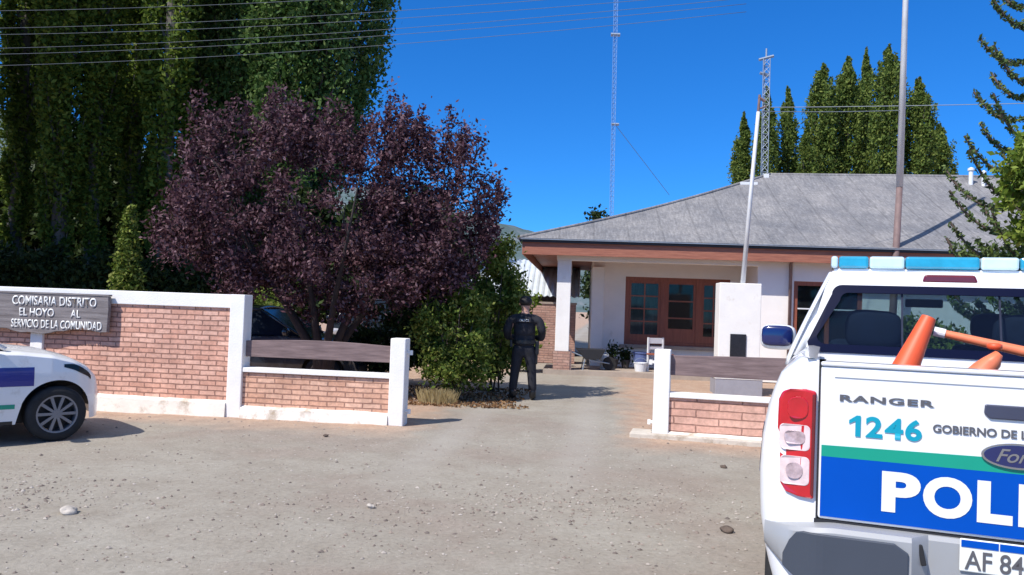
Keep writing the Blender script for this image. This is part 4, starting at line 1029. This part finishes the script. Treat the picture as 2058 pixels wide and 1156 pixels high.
# rear panel of the cab with the window opening
def cabx(z): return .845-(max(0, z-1.30)/.53)**1.1*.225
def caby(z): return 1.65+max(0, z-1.36)/.46*.15
def loop(x0, z0, x1, z1, r, n=6, sgn=1):
    """rounded trapezoid loop: half width x0 at z0, x1 at z1, 4*(n+1) points"""
    out_ = []
    for (cx, cz, a0, xx, zz) in ((x0-r, z0+r, -90, x0, z0), (x1-r, z1-r, 0, x1, z1), (-(x1-r), z1-r, 90, 0, 0), (-(x0-r), z0+r, 180, 0, 0)):
        for k in range(n+1):
            a = rad(a0+90*k/n); out_.append((cx+r*math.cos(a), cz+r*math.sin(a)))
    return [(x, caby(z), z) for x, z in out_]
outer = loop(.835, .98, .625, 1.835, .05); 
# bulge the outer loop so that the sides follow the cab
outer = [(x if z < 1.3 or abs(x) < .5 else math.copysign(cabx(z)*.985, x), y, z) for x, y, z in loop(.835, 1.0, .62, 1.835, .05)]
win_o = loop(.725, 1.375, .60, 1.745, .05)
rp = MB().ring(outer, win_o)
rp.add([(-.83, 1.652, .6), (.83, 1.652, .6), (.83, 1.652, 1.02), (-.83, 1.652, 1.02)], [(0, 1, 2, 3)])
rp.build('cab_rear_panel', PNT, pk, smooth=False, solid=.02)
# fat rear corner pillars closing the gap to the sides
for s in (-1, 1):
    pp = MB()
    rows_ = []
    for k in range(13):
        z = 1.28+.55*k/12; x = cabx(z); y = caby(z)
        rows_.append([(s*(x*.985), y-.012, z), (s*(x+.004), y+.03, z), (s*(x+.002), y+.12, z), (s*(x-.06), y+.14, z)])
    pp.grid(rows_)
    pp.build('rear_pillar', PNT, pk, smooth=True, solid=.012)
win_i = [(x*.995, y+.004, z) for x, y, z in win_o]
seal_in = [(x, y+.004, z) for x, y, z in loop(.70, 1.40, .575, 1.72, .05)]
MB().ring([(x, y-.012, z) for x, y, z in loop(.735, 1.365, .61, 1.755, .055)], [(x, y-.014, z) for x, y, z in loop(.685, 1.412, .565, 1.71, .045)]).build('window_seal', M['sealglass'], pk, solid=.006)
gw_ = loop(.725, 1.375, .60, 1.745, .05); MB().add([(x, y+.012, z) for x, y, z in gw_], [tuple(range(len(gw_)))]).build('rear_window', M['tglass'], pk, solid=.004)
# sunshade band at the top of the glass and heater frame
for nm_, a, b in (('window_bar', -.245, -.235), ('window_bar', .235, .245)):
    MB().add([(a, caby(1.4)+.005, 1.39), (b, caby(1.4)+.005, 1.39), (b, caby(1.73)+.005, 1.73), (a, caby(1.73)+.005, 1.73)], [(0, 1, 2, 3)]).build(nm_, M['seat'], pk, solid=.004)
# interior
MB().box(-.70, .70, 1.75, 1.95, .75, 1.34).box(-.70, .70, 1.95, 2.35, .72, .95).build('rear_bench', M['seat'], pk, bevel=.05)
for x in (-.38, .38):
    hr = MB().add(*ellip((x, 1.87, 1.50), (.155, .06, .115), pw=.6)); hr.tube([(x-.05, 1.87, 1.30), (x-.05, 1.87, 1.42)], .008, 6).tube([(x+.05, 1.87, 1.30), (x+.05, 1.87, 1.42)], .008, 6)
    hr.build('headrest', M['seat'], pk, smooth=True)
    MB().box(x-.24, x+.24, 2.72, 2.86, .8, 1.42).build('front_seat', M['seat'], pk, bevel=.05)
    MB().add(*ellip((x, 2.80, 1.54), (.13, .06, .09), pw=.6)).build('headrest', M['seat'], pk, smooth=True)
MB().box(-.75, .75, 3.25, 3.60, .95, 1.27).build('dashboard', M['black'], pk, bevel=.03)
MB().box(-.12, .12, 3.05, 3.07, 1.66, 1.72).build('inner_mirror', M['black'], pk, bevel=.01)
MB().box(-.76, .76, 1.75, 3.55, .58, .62).build('cab_floor', M['black'], pk)
MB().lathe([(.17, -.012), (.185, 0), (.17, .012)], (-.38, 3.12, 1.22), 'Y', 24).build('steering_wheel', M['black'], pk)
# third brake light
bl = loop(.14, 0, .125, .062, .02)
MB().prism([(-.145, 1.775), (.145, 1.775), (.125, 1.825), (-.125, 1.825)], 'Y', 1.775, 1.83).build('brake_light', M['darkred'], pk, bevel=.012)
# light bar
lb = bpy.data.objects.new('light_bar', None); C.objects.link(lb); lb.parent = pk; lb.location = (0, 2.25, 1.85)
segs = [(-.62, -.575, 'lbclear'), (-.575, -.40, 'lbblue'), (-.40, -.20, 'lbclear'), (-.20, .20, 'lbblue'), (.20, .40, 'lbclear'), (.40, .575, 'lbblue'), (.575, .62, 'lbclear')]
for a, b, k in segs: MB().box(a+.002, b-.002, -.14, .14, .025, .10).build('dome', M[k], lb, bevel=.015)
MB().box(-.60, .60, -.12, .12, .0, .024).build('base_rail', M['bucket'], lb, bevel=.005)
for s in (-.5, .5): MB().box(s-.04, s+.04, -.1, .1, -.045, 0).build('bracket', M['black'], lb)
# bed flanks with rounded rear corners
zt, zb_ = 1.40, .52
bprof = [(.50, .80), (.62, .835), (.78, .862), (.95, .868), (1.10, .860), (1.22, .838), (1.31, .81), (1.37, .78), (1.395, .755), (1.40, .73)]
def bottom_bed(y):
    b = .52
    if abs(y-.98) < .46: b = max(b, .37+math.sqrt(.46**2-(y-.98)**2))
    return b
fl = bpy.data.objects.new('bed', None)
for s in (-1, 1):
    R = []; r_ = .10
    ysb = [0, .004, .012, .025, .045, .07, .10]+list(np.linspace(.13, 1.60, 60))
    for y in ysb:
        ins = (r_-math.sqrt(max(0, r_*r_-(r_-y)**2))) if y < r_ else 0
        row = []
        zb0 = bottom_bed(y)
        for k in range(15):
            zz = zb0+(1.40-zb0)*(k/14); x = float(np.interp(zz, [p[0] for p in bprof], [p[1] for p in bprof]))-ins
            row.append((s*x, y, zz))
        row += [(s*.70, y, 1.402), (s*.665, y, 1.395), (s*.665, y, 1.30), (s*.665, y, .82)]
        R.append(row)
    mbx = MB().grid(R)
    # rear face between the tailgate gap and the rounded corner
    r0 = R[0]; outer_ = r0[:15]
    inner_ = [(s*.655, 0, p[2]) for p in outer_]
    mbx.grid([outer_, inner_])
    mbx.build('bed_side', PNT, pk, smooth=True).modifiers.new('es', 'EDGE_SPLIT').split_angle = rad(40)
MB().box(-.66, .66, .06, 1.6, .78, .82).build('bed_floor', M['black'], pk)
MB().box(-.664, .664, 1.56, 1.60, .82, 1.315).build('bed_front_wall', PNT, pk, bevel=.01)
# tailgate
tg = MB().box(-.648, .648, -.014, .055, .80, 1.375).build('tailgate', PNT, pk, bevel=.012, bseg=3)
MB().box(-.648, .648, -.020, .075, 1.3755, 1.392).build('tailgate_cap', PNT, tg, bevel=.006)
yf = -.0165
def sheet(name, poly, m, par, y=yf, th=.0015): return MB().prism(poly, 'Y', y, y+th).build(name, m, par)
# pressed crease near the top and sides
MB().box(-.60, .60, -.0185, -.0142, 1.335, 1.342).build('crease', PNT, tg, bevel=.002)
sheet('blue_band', [(-.640, .812), (.640, .812), (.640, 1.036), (-.640, 1.036)], M['blue'], tg)
sheet('green_band', [(-.640, 1.0362), (.640, 1.0362), (.640, 1.078), (.12, 1.086), (-.12, 1.086), (-.640, 1.078)], M['green'], tg)
yt = -.0185
letters('lettering', M['whitedecal'], tg, [('P', -.430, -.302), ('O', -.294, -.138), ('L', -.123, -.014), ('I', .003, .039), ('C', .058, .208), ('I', .226, .262), ('A', .275, .425)], .856, 1.003, yt, .045)
letters('fleet_number', M['teal'], tg, [('1', -.546, -.504), ('2', -.489, -.432), ('4', -.425, -.363), ('6', -.357, -.302)], 1.120, 1.198, yt+.0005, .03)
text('model_lettering', 'RANGER', M['greytext'], tg, -.58, -.262, 1.247, 1.272, yt+.0005, .035, depth=.001, spacing=1.15)
text('small_lettering', 'GOBIERNO DE LA PROVINCIA DEL CHUBUT', M['greytext'], tg, -.267, .52, 1.158, 1.188, yt+.0005, .03, depth=.001)
MB().prism([(.115*math.cos(a), 1.098+.045*math.sin(a)) for a in np.linspace(0, 2*math.pi, 33)[:-1]], 'Y', -.026, -.0145).build('badge_rim', M['chrome'], tg)
MB().prism([(.107*math.cos(a), 1.098+.038*math.sin(a)) for a in np.linspace(0, 2*math.pi, 33)[:-1]], 'Y', -.029, -.0262).build('badge_field', M['badge'], tg)
text('badge_script', 'Ford', M['chrome'], tg, -.07, .07, 1.076, 1.122, -.0305, .01, .4, depth=.001)
# handle
hp = [(-.105, 1.272), (.105, 1.272), (.115, 1.25), (.09, 1.222), (-.09, 1.222), (-.108, 1.24)]
MB().prism(hp, 'Y', -.024, -.0145).build('handle', M['handle'], tg, bevel=.006)
# dark shut lines beside and under the tailgate
MB().box(-.6545, -.6485, -.004, .03, .78, 1.39).box(.6485, .6545, -.004, .03, .78, 1.39).box(-.66, .66, -.006, .03, .782, .798).build('shut_line', M['black'], pk)
# lamps
for s in (-1, 1):
    yl = lambda x: -.012 if abs(x) < .76 else -.012+(abs(x)-.76)*.6
    def lamp(x0, x1, z0, z1, m, nm, par, e=0, th=.03):
        n_ = 8; rows_ = []
        for k in range(n_+1):
            x = x0+(x1-x0)*k/n_; rows_.append([(s*x, yl(x)-e, z0), (s*x, yl(x)-e, z1)])
        o_ = MB().grid(rows_).build(nm, m, par, smooth=False, solid=th if not par or par == pk else .006); return o_
    def outline(pts, m, nm, par, e, th=.006, bev=.003):
        n_ = len(pts); V = [(s*x, yl(x)-e, z) for x, z in pts]+[(s*x, yl(x)-e+th, z) for x, z in pts]
        return MB().add(V, [tuple(range(n_)), tuple(range(n_, 2*n_))[::-1]]+[(i, (i+1) % n_, n_+(i+1) % n_, n_+i) for i in range(n_)]).build(nm, m, par, bevel=bev)
    lamp_o = [(.662, 1.276), (.70, 1.283), (.755, 1.281), (.785, 1.268), (.799, 1.235), (.803, 1.10), (.797, .98), (.785, .915), (.765, .888), (.72, .874), (.664, .868)]
    tl = outline(lamp_o, M['redlamp'], 'tail_lamp', pk, .004, .05, .008)
    def rr_(x0, x1, z0, z1, r=.018, n_=4):
        o_ = []
        for cx, cz, a0 in ((x1-r, z1-r, 0), (x0+r, z1-r, 90), (x0+r, z0+r, 180), (x1-r, z0+r, 270)):
            for k in range(n_+1): a = rad(a0+90*k/n_); o_.append((cx+r*math.cos(a), cz+r*math.sin(a)))
        return o_
    outline(rr_(.680, .793, 1.048, 1.146), M['clearlamp'], 'reversing_lens', tl, .0055)
    outline(rr_(.680, .788, .917, 1.026), M['clearlamp'], 'indicator_lens', tl, .0055)
    outline(rr_(.690, .765, 1.168, 1.252, .03), M['redlamp'], 'stop_lens', tl, .0085)
    outline(rr_(.664, .676, .885, 1.265, .005), M['darkred'], 'lamp_edge', tl, .0085)
    outline(rr_(.698, .775, 1.072, 1.122, .02), M['innerlens'], 'bulb_reflector', tl, .0060, .004, .001)
    outline(rr_(.704, .766, .940, 1.002, .028), M['innerlens'], 'bulb_reflector', tl, .0060, .004, .001)
    # blue band continuing round the corner on the flank
    rows_ = []
    for y in list(np.linspace(.12, 1.55, 32)):
        r_ = .10; ins = (r_-math.sqrt(max(0, r_*r_-(r_-y)**2))) if y < r_ else 0
        rows_.append([(s*(float(np.interp(z, [p[0] for p in bprof], [p[1] for p in bprof]))-ins+.003), y, z) for z in np.linspace(max(.93, bottom_bed(y)+.01), 1.13, 6)])
    MB().grid(rows_).build('side_stripe', M['navy'] if s > 0 else M['blue'], pk, smooth=True)
    wheel(pk, s*.755, .98, .37, s, .24, 6); wheel(pk, s*.755, 4.28, .37, s, .24, 6)
    MB().box(min(s*.40, s*.64), max(s*.40, s*.64), .5, 1.46, .45, 1.0).build('wheel_well', M['black'], pk)
    # wing mirror
    mo_ = MB().add(*ellip((s*.99, 3.42, 1.40), (.135, .075, .10), pw=.55)).build('wing_mirror', PNT, pk, smooth=True)
    MB().add(*ellip((s*.995, 3.375, 1.41), (.12, .045, .082), pw=.5)).build('sky_blue_glass', M['badge'], mo_, smooth=True)  # mirror glass; the sky it reflects is put into its blue colour
    MB().tube([(s*.82, 3.44, 1.33), (s*.92, 3.42, 1.36)], .03, 8).build('mirror_arm', M['black'], mo_)
    MB().box(min(s*.835, s*.86), max(s*.835, s*.86), 1.95, 2.12, 1.14, 1.17).build('door_handle', M['black'], pk)
# chassis, bumper
MB().box(-.55, .55, .1, 4.9, .42, .60).build('chassis', M['black'], pk)
bprof2 = []
bu = MB()
def by(ax2):
    front = -.11 if ax2 < .62 else -.11+.13*((ax2-.62)/.22)**2.0
    return front if ax2 > .335 else (-.035 if ax2 < .275 else -.035+(front+.035)*(ax2-.275)/.06)
rows_ = []
xs_b = sorted(list(np.linspace(-.84, .84, 61))+[-.335, -.275, .275, .335])
for x in xs_b:
    ax2 = abs(x); y = by(ax2); zt_ = .790-.03*max(0, (ax2-.6)/.24); zb2 = .50+.17*max(0, (ax2-.5)/.34)**1.6
    rows_.append([(x, .05, zt_), (x, y+.015, zt_), (x, y, zt_-.015), (x, y-.004, (zt_+zb2)/2), (x, y, zb2+.02), (x, y+.03, zb2), (x, .05, zb2)])
bu.grid(rows_, close=True)
bo = bu.build('rear_bumper', M['bumper'], pk, smooth=True); bo.modifiers.new('es', 'EDGE_SPLIT').split_angle = rad(35)
for s in (-1, 1):
    rows_ = []
    for k in range(19):
        x = .345+.42*k/18; y = by(x); lo = .51+.17*max(0, (x-.5)/.34)**1.6; hi = .768-.10*max(0, (x-.70)/.065)**2-(.03*(1-k/2) if k < 2 else 0)
        rows_.append([(s*x, y-.007, lo+(hi-lo)*q) for q in (0, .33, .66, 1)])
    MB().grid(rows_).build('bumper_step', M['bumperdark'], bo, solid=.012, bevel=.004)
    MB().prism([(s*.298, .765), (s*.318, .768), (s*.300, .69), (s*.283, .695)][::s], 'Y', by(.30)-.012, by(.30)-.002).build('bumper_slot', M['black'], bo, bevel=.003)
lp = MB().box(-.178, .215, -.050, -.042, .686, .800).build('licence_plate', M['whitedecal'], bo, bevel=.004)
MB().box(-.174, -.06, -.0525, -.0502, .772, .796).box(-.056, .211, -.0525, -.0502, .772, .796).build('plate_band', M['blue'], lp)
text('plate_lettering', 'AF 84', M['greytext'], lp, -.163, .015, .695, .762, -.053, .012, depth=.002)

# ---- traffic gear in the truck bed
def loc_pk(x, y, z): a = -TT; return Vector((1.79+x*math.cos(a)-y*math.sin(a), 2.827+x*math.sin(a)+y*math.cos(a), z))
def tube_thing(name, lab, cat, a, b, r0, r1, m, band=None, part='barrel', seg=24):
    t = thing(name, lab, cat, a); d_ = b-a
    MB().tube([Vector((0, 0, 0)), d_*.5, d_], [r0, (r0+r1)/2, r1], seg).build(part, m, t, smooth=True).modifiers.new('es', 'EDGE_SPLIT').split_angle = rad(50)
    return t, d_
a1, b1 = loc_pk(-.36, .55, 1.24), loc_pk(-.222, .62, 1.575)
a1 = a1+(a1-b1)*.95
cn, d1 = tube_thing('traffic_cone', 'tall orange traffic cone leaning in the truck bed', 'traffic cone', a1, b1, .10, .030, M['orange'])
q = d1.to_track_quat('Z', 'Y')
bs_ = MB().box(-.16, .16, -.16, .16, -.02, .01).build('cone_base', M['orange'], cn, bevel=.02); bs_.rotation_mode = 'QUATERNION'; bs_.rotation_quaternion = q
a2, b2_ = loc_pk(-.185, .70, 1.515), loc_pk(.55, .62, 1.36)
rb, d2 = tube_thing('barrier_rod', 'orange barrier rod with a white collar lying across the truck bed', 'barrier rod', a2, b2_, .016, .030, M['pink'], part='rod')
MB().tube([d2*-.01, d2*.05], .021, 14).build('collar', M['bucket'], rb)
# faded crumpled cone with its ringed neck
a3 = loc_pk(-.03, .42, 1.415)
c3 = thing('traffic_cone', 'faded orange collapsed cone beside the barrier rod in the truck bed', 'traffic cone', a3)
bm = bmesh.new(); bmesh.ops.create_cone(bm, cap_ends=True, segments=28, radius1=.13, radius2=.03, depth=.34)
bmesh.ops.subdivide_edges(bm, edges=bm.edges, cuts=4, use_grid_fill=True)
for v in bm.verts:
    n_ = noise.noise(v.co*14); v.co += Vector((n_*.03, noise.noise(v.co*11+Vector((3, 0, 0)))*.03, n_*.02))
me = bpy.data.meshes.new('crumpled_cone'); bm.to_mesh(me); bm.free(); co_ = link('crumpled_cone', me, M['pink'], c3, True); co_.rotation_euler = (rad(20), rad(28), 0); co_.location = (-.04, 0, -.10); c3.scale = (.62, .62, .62)
MB().lathe([(.028, -.02), (.045, -.012), (.045, .012), (.028, .02)], (.045, 0, .085), n=20).build('neck_ring', M['orange'], c3, smooth=True)

# ------------------------------------------------------------------ officer
def skin(name, pts, edges, m, parent, sub=2):
    me = bpy.data.meshes.new(name); me.from_pydata([p[:3] for p in pts], edges, []); o = bpy.data.objects.new(name, me); C.objects.link(o)
    o.modifiers.new('skin', 'SKIN').use_smooth_shade = True
    for i, p in enumerate(pts):
        r = p[3]; me.skin_vertices[0].data[i].radius = r if isinstance(r, tuple) else (r, r)
    me.skin_vertices[0].data[0].use_root = True
    s = o.modifiers.new('sub', 'SUBSURF'); s.levels = s.render_levels = sub
    bpy.context.view_layer.update(); dg = bpy.context.evaluated_depsgraph_get()
    nm = bpy.data.meshes.new_from_object(o.evaluated_get(dg)); bpy.data.objects.remove(o)
    nm.materials.clear(); o = link(name, nm, m, parent, True); return o
of = thing('person', 'police officer in black uniform standing in the drive with back turned and hands in front', 'person', (PX(1056, 13.8), 13.8, -.01), rad(-4))
of.scale = (1.14, 1.08, 1.0)
# local: faces +y, right is +x
hips = .93
pelv = (0, 0, hips)
def arm(s, r):
    return [(s*.19, .0, 1.42, r[0]), (s*.245, -.03, 1.20, r[1]), (s*.235, .10, 1.05, r[2]) , (s*.12, .25, 1.07, r[3])]
# body (one continuous mesh, mostly under clothes)
bp = [(0, 0, .95, .12), (0, .0, 1.12, .11), (0, .0, 1.36, .13), (0, .01, 1.47, .07), (0, .02, 1.53, .055), (0, .035, 1.60, (.078, .09)), (0, .035, 1.68, (.082, .095)), (0, .03, 1.75, .05)]
be = [(0, 1), (1, 2), (2, 3), (3, 4), (4, 5), (5, 6), (6, 7)]
for s in (-1, 1):
    n0 = len(bp)
    bp += [(s*.17, 0, 1.41, .055)]+[(s*.24, -.03, 1.19, .042), (s*.235, .10, 1.06, .036), (s*.13, .24, 1.08, .026), (s*.10, .28, 1.08, (.034, .018)), (s*.07, .33, 1.075, (.032, .016))]
    be += [(2, n0), (n0, n0+1), (n0+1, n0+2), (n0+2, n0+3), (n0+3, n0+4), (n0+4, n0+5)]
    k0 = len(bp)
    for i_, (dx, L1) in enumerate(((.026, .05), (.009, .06), (-.008, .057), (-.024, .045))):   # four fingers, curled
        z_ = 1.075+dx; a0 = len(bp)
        bp += [(s*.05, .345, z_, .009), (s*(.05-L1*.6), .355, z_-.004, .0085), (s*(.05-L1), .335, z_-.008, .008)]
        be += [(n0+5, a0), (a0, a0+1), (a0+1, a0+2)]
    a0 = len(bp); bp += [(s*.085, .30, 1.115, .011), (s*.06, .325, 1.13, .009)]; be += [(n0+4, a0), (a0, a0+1)]
    l0 = len(bp); bp += [(s*.09, 0, .88, .085), (s*.125, .01, .50, .055), (s*.14, -.02, .12, .04), (s*.15, .05, .05, .035)]; be += [(0, l0), (l0, l0+1), (l0+1, l0+2), (l0+2, l0+3)]
body = skin('body', bp, be, M['skin'], of)
for s in (-1, 1): MB().add(*ellip((s*.084, .03, 1.645), (.010, .018, .032), pw=1)).build('ear', M['skin'], of, smooth=True)
# face
MB().add(*ellip((0, .135, 1.635), (.013, .018, .022), pw=1)).build('nose', M['skin'], of, smooth=True)
for s in (-1, 1): MB().add(*ellip((s*.032, .118, 1.665), (.013, .008, .008), pw=1)).build('eye', M['black'], of, smooth=True)
MB().add(*ellip((0, .122, 1.592), (.024, .008, .006), pw=1)).build('mouth', M['redwood'], of, smooth=True)
# short hair as a cap of the skull
vs, fs = ellip((0, .022, 1.69), (.092, .108, .088), 28, 18, .95)
fs2 = [f for f in fs if all(not (vs[i][1] > .075 and vs[i][2] < 1.715) and vs[i][2] > 1.615+max(0, vs[i][1]-.0)*.6 for i in f)]
MB().add(vs, fs2).build('hair', M['hair'], of, smooth=True, solid=.012)
jk = [(0, 0, .90, (.178, .14)), (0, 0, 1.0, (.180, .14)), (0, 0, 1.15, (.17, .13)), (0, 0, 1.32, (.20, .13)), (0, .0, 1.42, (.155, .10)), (0, .01, 1.485, (.07, .07))]
je = [(0, 1), (1, 2), (2, 3), (3, 4), (4, 5)]
for s in (-1, 1):
    n0 = len(jk); jk += [(s*.205, -.005, 1.395, .080), (s*.265, -.035, 1.19, .066), (s*.255, .09, 1.05, .058), (s*.155, .22, 1.075, .043)]
    je += [(4, n0), (n0, n0+1), (n0+1, n0+2), (n0+2, n0+3)]
skin('jacket', jk, je, M['uniform'], of)
ve = skin('vest', [(0, -.005, 1.05, (.178, .14)), (0, -.01, 1.2, (.178, .145)), (0, -.01, 1.34, (.172, .145)), (0, -.01, 1.41, (.13, .11))], [(0, 1), (1, 2), (2, 3)], M['uniform'], of)
tr_ = [(0, 0, 1.02, (.155, .12)), (0, 0, .90, (.165, .125))]; te = [(0, 1)]
for s in (-1, 1):
    n0 = len(tr_); tr_ += [(s*.095, 0, .80, .098), (s*.125, .01, .50, .076), (s*.145, -.01, .24, .068), (s*.15, 0, .14, .066)]; te += [(1, n0), (n0, n0+1), (n0+1, n0+2), (n0+2, n0+3)]
skin('trousers', tr_, te, M['uniform'], of)
for s in (-1, 1):
    skin('boot', [(s*.15, -.01, .20, .058), (s*.15, -.01, .07, .055), (s*.155, .10, .05, (.05, .042)), (s*.16, .19, .045, (.045, .035))], [(0, 1), (1, 2), (2, 3)], M['boot'], of)
bl_ = MB()
bl_.grid([[((.178)*math.cos(a), (.142)*math.sin(a), z) for a in np.linspace(0, 2*math.pi, 29)[:-1]] for z in (.97, 1.03)], close=True)
bl_.build('belt', M['boot'], of, solid=.012)
MB().box(.165, .225, -.05, .06, .78, 1.02).box(.17, .21, -.04, .05, .62, .80).build('holster', M['boot'], of, bevel=.015)
MB().box(-.215, -.17, -.04, .04, .90, 1.02).build('radio', M['boot'], of, bevel=.01)
def backy(x): return -.148-.012+.25*x*x*3
o = text('lettering', 'POLICIA', M['bucket'], ve, -.105, .105, 1.345, 1.385, lambda x: -.168+x*x*2.0, .02, depth=.004)
MB().box(-.12, .12, -.16, -.12, 1.33, 1.40).build('name_panel', M['uniform'], ve, bevel=.01)

bpy.context.view_layer.update()
print('objects', len(bpy.data.objects), 'polys', sum(len(o.data.polygons) for o in C.objects if o.type == 'MESH'))
